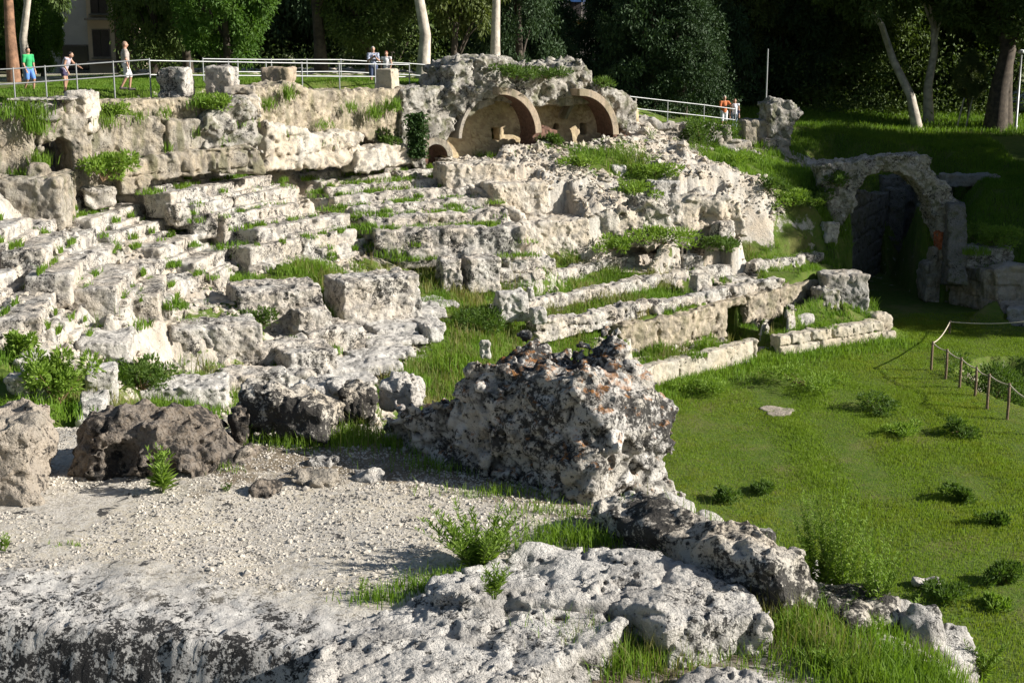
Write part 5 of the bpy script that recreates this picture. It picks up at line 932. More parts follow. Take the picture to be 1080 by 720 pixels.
for i, (px, py, z, h, lab) in enumerate(((860, 646, 8.8, .8, 'tallest wispy weed on the rim against the lawn'), (884, 655, 8.75, .9, 'second wispy weed just right of the tallest one'), (922, 668, 8.75, .8, 'wispy flowering weed above the craggy rim rock'), (945, 672, 8.7, .3, 'short leafy weed behind the craggy rim rock'), (905, 668, 8.75, .34, 'broad leaved weed between the wispy weeds'), (975, 690, 8.7, .26, 'thin weed behind the upright rim rock'), (1035, 715, 8.6, .24, 'thin weed behind the rounded rim rock'), (826, 676, 8.9, .2, 'leafy weed in the grass below the rim block'), (872, 712, 8.85, .18, 'leafy weed beside the small dark rock'))):
    P = AtZ(px, py, z); plant('rim_weed', lab, P, h, 14, .065, .022, .14+.1*h, dens=130 if h > .45 else 40, bare=.03)
# ------------------------------------------------------------------ bushes
def bush(name, label, loc, w, h, n, ls, mat='bush', cat='shrub', group=None, d=None):
    t = thing(name, label, cat, loc, group=group); d = d or w; nc = 14
    C = np.stack([rng.normal(0, .28, nc)*w, rng.normal(0, .28, nc)*d, rng.uniform(.15, .8, nc)*h], -1); ci = rng.integers(0, nc, n); v = rng.normal(0, 1, (n, 3)); v /= np.linalg.norm(v, axis=1)[:, None]
    P = C[ci]+v*np.array([w*.2, d*.2, h*.22])*rng.uniform(.5, 1.1, (n, 1)); P[:, 2] = np.maximum(P[:, 2], .0); D = v+np.array([0, 0, .6])+rng.normal(0, .4, (n, 3))
    V, T = leaves(P, D, rng.normal(0, 1, (n, 3)), ls*rng.uniform(.6, 1.3, n), ls*.4*rng.uniform(.7, 1.2, n)); link('foliage', mesh_np('foliage', V, T, False), M[mat], t)
    ST = [tube([(0, 0, -.05), tuple(C[i]*.5), tuple(C[i])], [.015*h+.004, .01*h+.003, .003], 5) for i in range(nc)]; v, q = merge(ST); link('branches', mesh_np('branches', v, q), M['stemb'], t); return t
AG = 'low bushes on the arena lawn'
for px, py, wpx, hpx, lab in ((929, 434, 40, 20, 'largest round bush on the arena lawn'), (1012, 459, 34, 17, 'round bush on the lawn below the rope posts'), (1012, 528, 32, 16, 'small bush on the lawn at mid right'), (1051, 553, 28, 14, 'small dark bush on the lawn near the right edge'), (765, 529, 28, 14, 'faint bush on the lawn right of the rubble wall'), (1064, 616, 42, 22, 'yellowish bush on the lawn at the right edge'), (996, 630, 40, 16, 'thin bush by the pale stone on the lawn'), (740, 412, 60, 16, 'broad weedy bush at the foot of the near podium'), (852, 408, 90, 22, 'wide tall weed patch below the right podium'), (956, 458, 40, 12, 'sparse low weed left of the round bush'), (806, 517, 22, 10, 'tiny bush right of the faint one'), (1050, 640, 26, 10, 'low weed under the yellowish bush')):
    P = AtZ(px, py, 0); f = P[1]/1500; bush('bush', lab, (P[0], P[1], float(gz(P[0], P[1]))), wpx*f*.85, hpx*f*.95, int(450+wpx*16), .12, 'bush' if 'weed' not in lab else 'weed', group=AG)
for px, py, z, w, h, lab, mt, n in ((62, 424, 4.3, .95, 1.15, 'tall bright green shrub at the left below the seats', 'weed', 2600), (20, 378, 4.75, .55, .6, 'pale green shrub at the left edge under the seats', 'weed', 1300), (150, 410, 3.4, 1.2, .8, 'bluish green weed beside the grooved slab', 'bush', 1600), (270, 350, 3.6, .8, .7, 'dark shrub against the broken rock mass', 'bush', 1000), (505, 345, 2.6, 1.9, .6, 'dark leafy patch in the grass bay', 'bush', 1800), (308, 372, 3.1, .6, .4, 'dark weed on the long stone step', 'bush', 600)):
    P = AtZ(px, py, z); bush('shrub', lab, P, w, h, n, .13, mt)
for px, py, y, w, h, lab, mt, n in ((108, 190, 45.0, 1.4, .9, 'leafy bush growing in front of the ochre rock face', 'weed', 1800), (582, 157, 59.8, .7, .6, 'dark shrub beside the brick pier of the first arch', 'bush', 700), (742, 160, 64.4, 1.9, 1.6, 'tall bush on the ashlar wall below the pair of visitors', 'bush', 2600), (730, 168, 63.6, 1.6, .5, 'bright weeds at the foot of the ashlar wall', 'weed', 1200), (760, 172, 63.4, 1.8, .5, 'weed clump right of the tall bush', 'weed', 1200), (405, 152, 57.0, 1.5, .6, 'weeds on the ledge left of the small arch', 'bush', 1600), (120, 125, 47.4, .9, .5, 'grass clump sprouting on the neat rubble wall', 'weed', 600), (1042, 258, 62.2, 2.4, .9, 'bright weeds on the shaded bank right of the arch', 'weed', 1800), (1000, 240, 66, 1.8, .8, 'dark bush behind the right foot of the arch', 'ivy', 1200), (884, 196, 61.4, .8, .6, 'small bush on the left shoulder of the entrance arch', 'bush', 700), (860, 215, 61.5, 1.6, .7, 'scrubby bush on the slope left of the entrance arch', 'bush', 1200), (835, 215, 60.6, 1.6, .6, 'second scrubby bush on the slope left of the arch', 'weed', 1200), (810, 200, 60.6, 1.2, .5, 'low scrub at the top of the slope left of the arch', 'bush', 900), (690, 185, 58.9, 1.8, .45, 'leafy clump on the crest of the bedrock mound', 'weed', 1300), (668, 205, 57.3, 1.6, .45, 'leafy clump half way down the bedrock mound', 'weed', 1200), (610, 175, 58.3, 1.4, .4, 'grass clump in front of the first brick arch', 'weed', 900), (700, 256, 55.2, 2.2, .6, 'weed clump at the foot of the bedrock mound', 'weed', 1400), (770, 262, 56.2, 1.6, .5, 'dark weed clump by the disc shaped stone', 'bush', 1200), (650, 262, 54.7, 1.4, .5, 'weed clump at the left foot of the mound', 'weed', 900), (290, 165, 52.4, .5, .8, 'narrow dark bush at the end of the rubble wall', 'bush', 600), (230, 115, 49.4, 1.2, .5, 'weeds spilling over the collapsed rubble', 'weed', 900), (540, 82, 58.6, 1.4, .5, 'grass clump on the rubble top of the ruin', 'bush', 900), (575, 82, 59.6, 1.6, .4, 'weeds between the two lumps of the rubble top', 'bush', 900), (635, 92, 62.2, 1., .4, 'weeds on the right shoulder of the ruin', 'bush', 500)):
    P = AtY(px, py, y); bush('shrub', lab, P, w, h, n, .16, mt)
# hanging ivy left of the small arch
P = AtY(440, 165, 56.4); t = thing('ivy', 'dark ivy curtain hanging beside the small arch', 'ivy', P); n = 2600; q = np.stack([rng.normal(0, .17, n), rng.normal(0, .1, n), rng.uniform(0, 1.7, n)], -1); V, T = leaves(q, rng.normal(0, .5, (n, 3))+np.array([.0, -.4, -.7]), rng.normal(0, 1, (n, 3)), .15*rng.uniform(.6, 1.2, n), .11*rng.uniform(.6, 1.2, n)); link('foliage', mesh_np('foliage', V, T, False), M['ivy'], t)
P = AtZ(1015, 398, 0); t = bush('shrub', 'dense dark shrub growing in the sunken pit behind the rope posts', (16.9, 48.4, -.9), 2.2, 1.5, 4200, .14, 'bush', d=5.)
slabflat = AtZ(820, 434, 0)
tag(solid('flat_stone', (-1., -1, -.2), (1., 1, .15), .05, lambda G: np.maximum(np.sqrt(G[..., 0]**2+(G[..., 1]*.8)**2)-.5-.07*np.sin(3*np.arctan2(G[..., 1], G[..., 0])+1)-.05*np.sin(5*np.arctan2(G[..., 1], G[..., 0])), np.abs(G[..., 2])-.04), M['tan'], loc=slabflat+np.array([0, 0, .015]), rough=.03, fine=.02), 'bare sandy stone lying flat in the arena lawn', 'flat stone')
tag(solid('flat_stone', (-1., -1, -.2), (1., 1, .15), .05, lambda G: np.maximum(np.sqrt(G[..., 0]**2+(G[..., 1])**2)-.32, np.abs(G[..., 2])-.05), M['seat'], loc=AtZ(980, 617, 0)+np.array([0, 0, .07]), rough=.08, fine=.03), 'small pale stone in the lawn beside the thin bush', 'flat stone')
# ------------------------------------------------------------------ rope barrier
RP = [(1001, 352, 338), (982, 391, 360), (997, 401, 368), (1012, 410, 377), (1028, 418, 387), (1041, 431, 394), (1062, 442, 404), (1087, 458, 421)]; tops = []
for i, (a, b, c) in enumerate(RP):
    P = AtZ(a, b, 0); T = AtY(a, c, P[1])[2]; v, q = tube([(0, 0, -.2), (.01*(-1)**i, 0, T*.5), (0, .01, T)], [.05, .046, .042], 8); cap = [(len(v)-8, len(v)-7, len(v)-6, len(v)-5), (len(v)-8, len(v)-5, len(v)-4, len(v)-1), (len(v)-4, len(v)-3, len(v)-2, len(v)-1)]
    o = link('rope_post', mesh_np('rope_post', v, np.concatenate([q, cap])), M['wood']); o.location = P; tops.append(P+np.array([0, 0, T-.05]))
    tag(o, ['farthest wooden post where the rope turns right', 'corner post of the rope nearest the podium', 'second post down from the corner post', 'third post down from the corner post', 'fourth post down from the corner post', 'fifth post down from the corner post', 'sixth post down, nearest the right edge in view', 'post beyond the right edge of the photo'][i], 'post', 'wooden posts of the rope barrier')
RT = []; seq = [AtZ(1110, 358, 0)+np.array([0, 0, .9])]+tops
for a, b in zip(seq[:-1], seq[1:]):
    for k in range(10): f = k/10; RT.append(a+(b-a)*f-np.array([0, 0, .16*min(3, np.linalg.norm(b-a))*.8*f*(1-f)*1.6]))
RT.append(seq[-1]); v, q = tube(RT, [.022]*len(RT), 6); tag(link('rope', mesh_np('rope', v, q), M['rope']), 'pale rope sagging between the wooden posts beside the pit', 'rope')
# ------------------------------------------------------------------ railings
def railing(label, pts, hgt, step, mids=(.5,), r=.024):
    P = [np.array(p) for p in pts]; t = thing('railing', label, 'railing', P[0]); o0 = P[0]
    for lv in (1.,)+tuple(mids):
        v, q = tube([p+np.array([0, 0, hgt*lv])-o0 for p in P], [r]*len(P), 8); link('rail', mesh_np('rail', v, q), M['steel'], t)
    pm = None
    for a, b in zip(P[:-1], P[1:]):
        L = np.linalg.norm(b-a); n = max(1, round(L/step))
        for k in range(n+1 if b is P[-1] else n):
            p = a+(b-a)*k/n-o0; v, q = tube([(0, 0, -.4), (0, 0, hgt+.05)], [r*1.15]*2, 8); pm = pm or mesh_np('post', v, q); s = link('post', pm, M['steel'], t); s.location = p
    return t
railing('grey steel railing along the upper lawn in front of the plinth', [AtY(159, 94, 51.8), AtY(242, 94, 54.5), AtY(319, 94, 57), AtY(396, 94, 59.3), AtY(432, 94, 60.5)], 1.0, 2.15)
railing('sloping grey railing at upper left in front of the three visitors', [AtY(-60, 108, 48.5), AtY(16, 104, 49.5), AtY(82, 99, 50.6), AtY(159, 93, 51.8)], 1.0, 1.25)
railing('second grey railing behind the footpath of the upper lawn', [AtY(215, 89, 58), AtY(287, 89, 60), AtY(360, 88, 62.5), AtY(432, 91, 65), AtY(500, 95, 68)], 1.0, 2.0)
railing('low grey railing right of the ruin in front of the pair', [AtY(664, 126, 67), AtY(742, 134, 69.5), AtY(775, 138, 70.5)], 1.05, 2.0)
# ------------------------------------------------------------------ people
C_ = lambda n, c, v=.12: M.setdefault(n, plain(n, c, .85, 0, v, 14))
def person(label, loc, rz, ht, pose, top, bottom, hair, extras=()):
    """One continuous body from a blended capsule skeleton; clothes and hair are children. Local x = the way the person faces."""
    J = dict(pel=(0, 0, .53), che=(0, 0, .74), nk=(0, 0, .845), hd=(.012, 0, .925), sl=(0, .105, .81), sr=(0, -.105, .81), hl=(0, .05, .52), hr=(0, -.05, .52), kl=(.01, .055, .285), kr=(.01, -.055, .285), al=(0, .055, .035), ar=(0, -.055, .035), el=(.0, .135, .635), er=(0, -.135, .635), wl=(.04, .14, .48), wr=(.04, -.14, .48)); J.update(pose)
    J = {k: np.array(v, float)*ht for k, v in J.items()}; t = thing('person', label, 'person', loc, rz); h = .012
    lo = np.min(list(J.values()), 0)-.2; hi = np.max(list(J.values()), 0)+.22; lo[2] = -.03
    def hand(w, e, sd):
        d = (w-e)/np.linalg.norm(w-e); s = np.cross(d, (1, 0, 0.2)); s /= np.linalg.norm(s); out = [(w, w+d*.075, .024, .03)]
        for i, (o_, l) in enumerate(((-.026, .065), (-.009, .075), (.009, .072), (.025, .058))): b = w+d*.075+s*o_; out.append((b, b+d*l+np.array([.012, 0, 0]), .0095, .008))
        out.append((w+d*.02+s*-.02, w+d*.06+s*-.06, .011, .009)); return out
    def body(G):
        c = [('pel', 'che', .068, .072), ('che', 'nk', .066, .032), ('sl', 'sr', .036, .036), ('hl', 'hr', .052, .052), ('hl', 'kl', .052, .034), ('hr', 'kr', .052, .034), ('kl', 'al', .034, .021), ('kr', 'ar', .034, .021), ('sl', 'el', .031, .024), ('sr', 'er', .031, .024), ('el', 'wl', .024, .016), ('er', 'wr', .024, .016), ('nk', 'hd', .032, .03)]
        d = None
        for a, b, r1, r2 in c: x = sdcaps(G, J[a], J[b], r1*ht, r2*ht); d = x if d is None else smin(d, x, .025*ht)
        for s in 'lr':
            d = smin(d, sdcaps(G, J['a'+s]-np.array([.02, 0, .012*ht]), J['a'+s]+np.array([.085*ht, 0, -.018*ht]), .022*ht, .018*ht), .02)
            for a, b, r1, r2 in hand(J['w'+s], J['e'+s], s): d = smin(d, sdcaps(G, a, b, r1, r2), .008)
        hd = J['hd']; d = smin(d, (np.sqrt(((G[..., 0]-hd[0])/.055)**2+((G[..., 1]-hd[1])/.044)**2+((G[..., 2]-hd[2])/.066)**2)-ht)*.044, .02)
        d = smin(d, sdcaps(G, hd+np.array([.05, 0, .005])*ht, hd+np.array([.064, 0, -.008])*ht, .007*ht, .009*ht), .012)         # nose
        d = smin(d, sdcaps(G, hd+np.array([.046, -.012, -.034])*ht, hd+np.array([.046, .012, -.034])*ht, .007*ht), .006)        # lips
        for s in (-1, 1):
            d = smin(d, sdcaps(G, hd+np.array([-.004, s*.044, -.008])*ht, hd+np.array([-.008, s*.047, .012])*ht, .008*ht), .006)   # ears
            d = np.maximum(d, .0075*ht-np.sqrt(((G-hd-np.array([.057, s*.02, .008])*ht)**2).sum(-1)))                              # eye sockets
        return d
    kw = dict(rough=0, fine=0, pits=0); solid('body', lo, hi, h, body, M['skin'], parent=t, **kw)
    def tops(G):
        d = None
        for a, b, r1, r2 in (('pel', 'che', .082, .082), ('che', 'nk', .078, .034), ('sl', 'sr', .044, .044), ('hl', 'hr', .06, .06)): x = sdcaps(G, J[a], J[b], r1*ht, r2*ht); d = x if d is None else smin(d, x, .03*ht)
        if top[1] > 0:
            for s in 'lr': d = smin(d, sdcaps(G, J['s'+s], J['s'+s]+(J['e'+s]-J['s'+s])*top[1], .042*ht, .038*ht), .02*ht)
        ax = J['che']-J['pel']; ax /= np.linalg.norm(ax); n = (G-J['pel'])@ax; return np.maximum(np.maximum(d, -n-.02*ht), (G-J['nk'])@ax-.0)
    solid('shirt', lo, hi, h, tops, top[0], parent=t, **kw)
    def bots(G):
        d = sdcaps(G, J['hl'], J['hr'], .066*ht); d = smin(d, sdcaps(G, J['pel'], J['pel']+(J['che']-J['pel'])*.25, .078*ht), .02*ht)
        for s in 'lr':
            if bottom[1] <= 1: d = smin(d, sdcaps(G, J['h'+s], J['h'+s]+(J['k'+s]-J['h'+s])*bottom[1], .063*ht, .05*ht), .015*ht)
            else: d = smin(d, sdcaps(G, J['h'+s], J['k'+s], .06*ht, .044*ht), .015*ht); d = smin(d, sdcaps(G, J['k'+s], J['k'+s]+(J['a'+s]-J['k'+s])*(bottom[1]-1), .044*ht, .036*ht), .015*ht)
        return d
    solid('shorts' if bottom[1] < 1.3 else 'trousers', lo, hi, h, bots, bottom[0], parent=t, **kw)
    if hair is not None:
        hd = J['hd']
        def hr(G):
            q = (G-hd)/ht; d = (np.sqrt(((q[..., 0]+.006)/.056)**2+(q[..., 1]/.049)**2+((q[..., 2]-.008)/.066)**2)-1)*.049*ht; d = np.maximum(d, (q[..., 0]*.9-q[..., 2]-(-.01))*ht)
            if hair[1]: d = smin(d, np.maximum(sdcaps(G, hd+np.array([-.03, 0, 0])*ht, hd+np.array([-.05, 0, -hair[1]])*ht, .042*ht, .03*ht), (q[..., 0]-.012)*ht), .01)
            return d
        solid('hair', lo, hi, h, hr, hair[0], parent=t, **kw)
    for nm, f, m_ in extras: solid(nm, lo, hi, h, lambda G: f(G, J, ht), m_, parent=t, **kw)
    for s in 'lr':
        a = J['a'+s]; solid('shoe', lo, hi, h, lambda G: np.maximum(smin(sdcaps(G, a-np.array([.025, 0, .012*ht]), a+np.array([.1*ht, 0, -.014*ht]), .027*ht, .024*ht), sdcaps(G, a, a+np.array([0, 0, .015]), .027*ht), .02), -G[..., 2]-.012), C_('shoe_leather', (.08, .07, .06)), parent=t, **kw)
    return t
dark = C_('dark_hair', (.03, .02, .015)); grey = C_('grey_hair', (.4, .38, .35)); bald = C_('cropped_hair', (.3, .2, .14))
walk = dict(kl=(.09, .055, .29), al=(.06, .055, .035), kr=(-.0, -.055, .285), ar=(-.12, -.055, .06))
def feet(px, py, y): P = AtY(px, py, y); return P
hold = dict(el=(.06, .13, .66), er=(.06, -.13, .66), wl=(.15, .03, .74), wr=(.15, -.03, .74))
person('person in a green t-shirt and blue shorts walking behind the left railing', feet(32, 97, 53.6), -.6, 1.62, dict(walk, wr=(.09, -.14, .5)), (C_('green_shirt', (.03, .36, .12)), .75), (C_('blue_shorts', (.12, .26, .62)), .9), (dark, 0), [('backpack', lambda G, J, ht: sdbox(G, J['che']+np.array([-.13, 0, -.03]), (.055, .12, .16), .04), C_('dark_green_bag', (.02, .12, .06)))])
person('person leaning forward to touch the railing in a pale top and dark shorts', feet(70, 98.5, 51.6), -.15, 1.58, dict(pel=(-.03, 0, .52), che=(.06, 0, .71), nk=(.12, 0, .79), hd=(.17, 0, .85), sl=(.09, .1, .77), sr=(.09, -.1, .77), el=(.17, .11, .66), wl=(.3, .09, .59), er=(.06, -.13, .62), wr=(.12, -.12, .5), hl=(-.03, .05, .51), hr=(-.03, -.05, .51), kl=(-.0, .055, .28), al=(-.06, .055, .035)), (C_('pale_top', (.4, .38, .44)), 0), (C_('purple_shorts', (.05, .04, .09)), .45), (dark, .09))
person('grey haired person in a beige shirt and white shorts walking behind the railing', feet(134, 95.5, 53.2), .35, 1.78, dict(walk, el=(-.03, .13, .64), wl=(.0, .14, .5)), (C_('beige_shirt', (.36, .32, .28)), .7), (C_('white_shorts', (.72, .7, .68)), .95), (bald, 0), [('waist_bag', lambda G, J, ht: sdbox(G, J['pel']+np.array([.06, -.1, .05]), (.06, .08, .1), .03), C_('black_bag', (.015, .015, .017)))])
person('grey haired person in a checked shirt holding a camera behind the plinth', feet(394, 93, 60.6), -1.3, 1.72, hold, (C_('checked_shirt', (.3, .33, .42), .7), .8), (C_('dark_blue_shorts', (.05, .07, .13)), .9), (grey, 0), [('camera', lambda G, J, ht: sdbox(G, (J['wl']+J['wr'])/2+np.array([.05, 0, .03]), (.04, .07, .045), .012), C_('camera_black', (.01, .01, .01)))])
person('person with reddish hair in a white sleeveless top standing behind the plinth', feet(408, 93, 60.0), -1.7, 1.52, dict(el=(.03, .15, .65), wl=(.08, .12, .53)), (C_('white_top', (.6, .58, .57), .3), .15), (C_('dark_skirt', (.1, .1, .12)), .8), (C_('reddish_hair', (.2, .06, .035)), .05))
person('person in an orange shirt and white shorts pointing by the far right railing', feet(763, 137.5, 71.5), -1.35, 1.72, dict(el=(.1, .16, .72), wl=(.16, .2, .78), er=(.04, -.14, .65), wr=(.13, -.05, .68)), (C_('orange_shirt', (.55, .16, .05)), .7), (C_('white_shorts2', (.7, .7, .72)), .95), (grey, 0))
person('person in a white vest and grey trousers beside the orange shirted one', feet(774, 138, 71.8), -1.6, 1.6, dict(), (C_('white_vest', (.72, .72, .78)), .1), (C_('grey_trousers', (.16, .2, .26)), 1.8), (C_('brown_hair', (.12, .06, .03)), .07), [('shoulder_bag', lambda G, J, ht: sdbox(G, J['pel']+np.array([.0, .2, .05]), (.07, .05, .12), .03), C_('navy_bag', (.04, .04, .09)))])
# ------------------------------------------------------------------ trees
def crownmesh(name, kindc, n, ls, nc, rs):
    r = np.random.default_rng(rs)
    if kindc == 'cone':
        f = r.random(nc)**.75; a = r.uniform(0, 6.28, nc); rad = (1-f)*.48*r.uniform(.5, 1.05, nc)+.03; C = np.stack([np.cos(a)*rad, np.sin(a)*rad, f], -1); cr = np.array([.11, .11, .045])
    elif kindc == 'euc':
        v = r.normal(0, 1, (nc, 3)); v /= np.linalg.norm(v, axis=1)[:, None]; C = v*np.array([.42, .42, .42])*r.uniform(.45, 1, (nc, 1))+np.array([0, 0, .52]); cr = np.array([.085, .085, .12])
    else:
        v = r.normal(0, 1, (nc, 3)); v /= np.linalg.norm(v, axis=1)[:, None]; C = v*np.array([.42, .42, .44])*r.uniform(.55, 1, (nc, 1))**.5+np.array([0, 0, .47]); C[:, 2] = np.maximum(C[:, 2], .03); cr = np.array([.1, .1, .085])
    sz = r.uniform(.6, 1.35, nc); pr = sz**2/np.sum(sz**2); ci = r.choice(nc, n, p=pr); v = r.normal(0, 1, (n, 3)); v /= np.linalg.norm(v, axis=1)[:, None]
    P = C[ci]+v*cr*sz[ci][:, None]*r.uniform(.3, 1., (n, 1)); D = v+r.normal(0, .5, (n, 3))+np.array([0, 0, -.8 if kindc == 'euc' else -.1])
    V, T = leaves(P, D, r.normal(0, 1, (n, 3)), ls*r.uniform(.6, 1.3, n), ls*.5*r.uniform(.6, 1.2, n)); return mesh_np(name, V, T, False), C
CR = {'broad': [crownmesh('crown_leaves', 'ball', 26000, .034, 120, 3+i) for i in range(2)], 'euc': [crownmesh('crown_leaves', 'euc', 24000, .034, 110, 13+i) for i in range(2)], 'cone': [crownmesh('crown_leaves', 'cone', 30000, .028, 200, 23+i) for i in range(2)]}
def tree(name, label, kindc, base, h, cw, clear, mat, bark, tr=.2, lean=(0, 0), group=None, var=0, limbs=7):
    """Tapered trunk with limbs reaching into the crown; crown from shared leaf mesh, sized per tree."""
    t = thing(name, label, 'tree', base, group=group); msh, C = CR[kindc][var % 2]; rz = rng.uniform(0, 6.28); ch = h-clear
    hs = [np.array([lean[0]*f**1.3*h, lean[1]*f**1.3*h, h*f*.93-.4*(f == 0)])+(rng.normal(0, .012*h, 3)*np.array([1, 1, 0]) if 0 < f < 1 else 0) for f in np.linspace(0, 1, 7)]
    parts = [tube(hs, [tr*(1.25 if i == 0 else 1)*(1-.85*i/6) for i in range(7)], 9)]
    sel = rng.choice(len(C), limbs, replace=False); cs, sn = math.cos(rz), math.sin(rz); off = np.array([lean[0]*h*.55, lean[1]*h*.55, clear])
    for i in sel:
        c = C[i]; w = np.array([(c[0]*cs-c[1]*sn)*cw, (c[0]*sn+c[1]*cs)*cw, c[2]*ch])+off; f = np.clip((w[2]-.28*ch)/h, clear/h*.75, .85); b = np.array([np.interp(f, np.linspace(0, 1, 7), [q[k] for q in hs]) for k in range(3)]); m_ = (b+w)/2+np.array([0, 0, .04*h])
        parts.append(tube([b, m_, w], [tr*.42*(1-f*.6), tr*.25, tr*.06], 6))
    v, q = merge(parts); link('trunk', mesh_np('trunk', v, q), M[bark], t)
    key = mat+msh.name; mm = USED.get(key)
    if mm is None: mm = msh.copy(); mm.materials.clear(); mm.materials.append(M[mat]); USED[key] = mm
    c = link('crown', mm, None, t); c.scale = (cw, cw, ch); c.rotation_euler = (0, 0, rz); c.location = tuple(off); return t
def tb(px, py, y):
    P = AtY(px, py, y); P[2] = gnd(P[0], P[1])-.05 if False else P[2]; return P
def tg(px, y): x = AtY(px, 100, y)[0]; return np.array([x, y, gnd(x, y)-.1])
# left
tree('pine_tree', 'tall reddish trunked tree at the upper left edge', 'broad', tg(16, 62), 13, 6, 5.2, 'leafB', 'barkB', .26, (-.02, 0))
tree('eucalyptus_tree', 'pale white trunked tree just right of the reddish one', 'euc', tg(32, 66), 12, 7, 3.6, 'leafB', 'barkW', .2, (.06, 0), var=1)
tree('broadleaf_tree', 'bright lime leafed young tree behind the green shirted person', 'broad', tg(22, 72), 7, 4., .4, 'leafA', 'barkD', .15)
tree('broadleaf_tree', 'lime leafed bushy tree left of the grey house', 'broad', tg(47, 76), 4.2, 2.6, .3, 'leafA', 'barkD', .14, var=1)
tree('broadleaf_tree', 'sunlit bright green round tree behind the standing blocks', 'broad', tg(238, 63), 7.2, 4.8, .6, 'leafA', 'barkD', .2)
tree('broadleaf_tree', 'darker green tree left of the bright round tree', 'broad', tg(166, 68), 8, 4.8, .5, 'leafE', 'barkD', .22, var=1)
tree('broadleaf_tree', 'mid green tree overhanging from the top behind the standing blocks', 'broad', tg(200, 70), 11, 6.5, 2.0, 'leafA', 'barkD', .25)
tree('broadleaf_tree', 'dark trunked tree behind the cream slab', 'broad', tg(340, 73), 12, 7, 3.5, 'leafE', 'barkD', .34)
tree('eucalyptus_tree', 'pale trunked eucalyptus right of the couple at the plinth', 'euc', tg(445, 66), 14, 6, 6.2, 'leafB', 'barkW', .3, (.01, 0))
tree('eucalyptus_tree', 'pale trunked eucalyptus rising behind the rubble top of the ruin', 'euc', tg(522, 70), 14, 7, 5.6, 'leafB', 'barkW', .27, (0, 0), var=1)
tree('broadleaf_tree', 'low leafy tree behind the couple', 'broad', tg(390, 74), 8, 6, 1., 'leafE', 'barkD', .2)
tree('broadleaf_tree', 'drooping mid green tree between the two pale eucalyptus trunks', 'euc', tg(480, 74), 10, 6.5, 1.2, 'leafB', 'barkD', .2)
for i, (px, y, h, w) in enumerate(((545, 76, 11, 5.5), (572, 80, 5.2, 5), (690, 79, 12, 7), (712, 82, 12, 7), (745, 86, 13, 7), (640, 86, 8, 5), (535, 86, 13, 6), (720, 78, 8, 6))):
    tree('conifer_tree', ['broad dark conifer right of the second pale eucalyptus', 'low dark conifer below the pale far house', 'broad black green conifer right of the far house', 'black green conifer above the right end of the ruin', 'tall dark conifer left of the thin white pole', 'short dark conifer in front of the far house', 'tall dark conifer behind the second pale eucalyptus', 'low dark conifer behind the right railing'][i], 'cone', tg(px, y), h, w, .3, 'leafC', 'barkD', .25, var=i)
# right
tree('olive_tree', 'olive toned tree with lighter leaves right of the thin white pole', 'broad', tg(852, 92), 9.5, 7.5, 1.5, 'leafD', 'barkD', .22)
tree('olive_tree', 'lighter leafed tree at the top just right of centre', 'broad', tg(772, 88), 12, 6, 3.2, 'leafB', 'barkD', .22, var=1)
tree('eucalyptus_tree', 'pale eucalyptus leaning left on the right bank', 'euc', tg(972, 84), 13, 9, 5.2, 'leafE', 'barkW', .3, (-.55, 0))
tree('eucalyptus_tree', 'upright pale eucalyptus beside the leaning one', 'euc', tg(982, 86), 14, 8, 5.5, 'leafE', 'barkW', .3, (-.02, 0), var=1)
tree('broadleaf_tree', 'massive dark trunked tree near the right edge', 'broad', tg(1052, 84), 15, 11, 5., 'leafE', 'barkD', .62, (-.01, 0))
tree('broadleaf_tree', 'second dark trunk joined beside the massive tree', 'broad', tg(1062, 85), 13, 8, 4.5, 'leafE', 'barkD', .45, (.03, 0), var=1)
tree('staked_tree', 'small olive green tree held by two leaning stakes', 'broad', tg(1022, 84.5), 4.6, 2.2, 1.6, 'leafD', 'barkD', .06)
stp = tg(1022, 84)
for sx in (-.45, .05): v, q = tube([(sx-.18, 0, -.2), (sx+.18, 0, 1.9)], [.05, .045], 7); o = link('tree_stake', mesh_np('tree_stake', v, q), M['barkW']); o.location = stp; tag(o, ('left' if sx < -.2 else 'right')+' wooden stake propping the small olive green tree', 'stake')
# the grove that closes the view, rows of dark trees further back
GL = 'dark leafy tree standing in the dense grove behind the ruins'; spots = []
for y0, st in ((94, 46), (103, 44), (114, 40), (126, 36)):
    for px in range(-140, 1260, st+34): spots.append((px+rng.uniform(-14, 14), y0+rng.uniform(-3, 3)))
for i, (px, y) in enumerate(spots):
    if 40 < px < 150 and y < 112: continue
    if 560 < px < 665 and y < 118: continue
    h = rng.uniform(10, 14); tree('grove_tree', GL, ('broad', 'broad', 'euc', 'cone')[i % 4], tg(px, y), h, rng.uniform(7.5, 10), .2 if i % 4 != 2 else .8, 'leafE' if i % 3 else 'leafC', 'barkD', .28, group='dark trees of the grove', var=i)
# a hedge of undergrowth at the grove's foot
n = 60000; x = rng.uniform(-45, 62, n); y = 90+rng.normal(0, 1.6, n)+.0*x; k = ~((x < -24) & (x > -42)); x, y = x[k], y[k]; z = np.array([oz(a, b) for a, b in zip(x[::50], y[::50])]).repeat(50)[:len(x)]; z = np.pad(z, (0, len(x)-len(z)), mode='edge') if len(z) < len(x) else z
P = np.stack([x, y, z+np.abs(rng.normal(0, .9, len(x)))*(1+.4*vnoise(np.stack([x*.5, y*.5, 0*x], -1), 3))], -1); V, T = leaves(P, rng.normal(0, 1, P.shape), rng.normal(0, 1, P.shape), .28*rng.uniform(.6, 1.3, len(P)), .14*rng.uniform(.6, 1.3, len(P))); kind(link('undergrowth', mesh_np('undergrowth', V, T, False), M['leafE']), 'stuff')
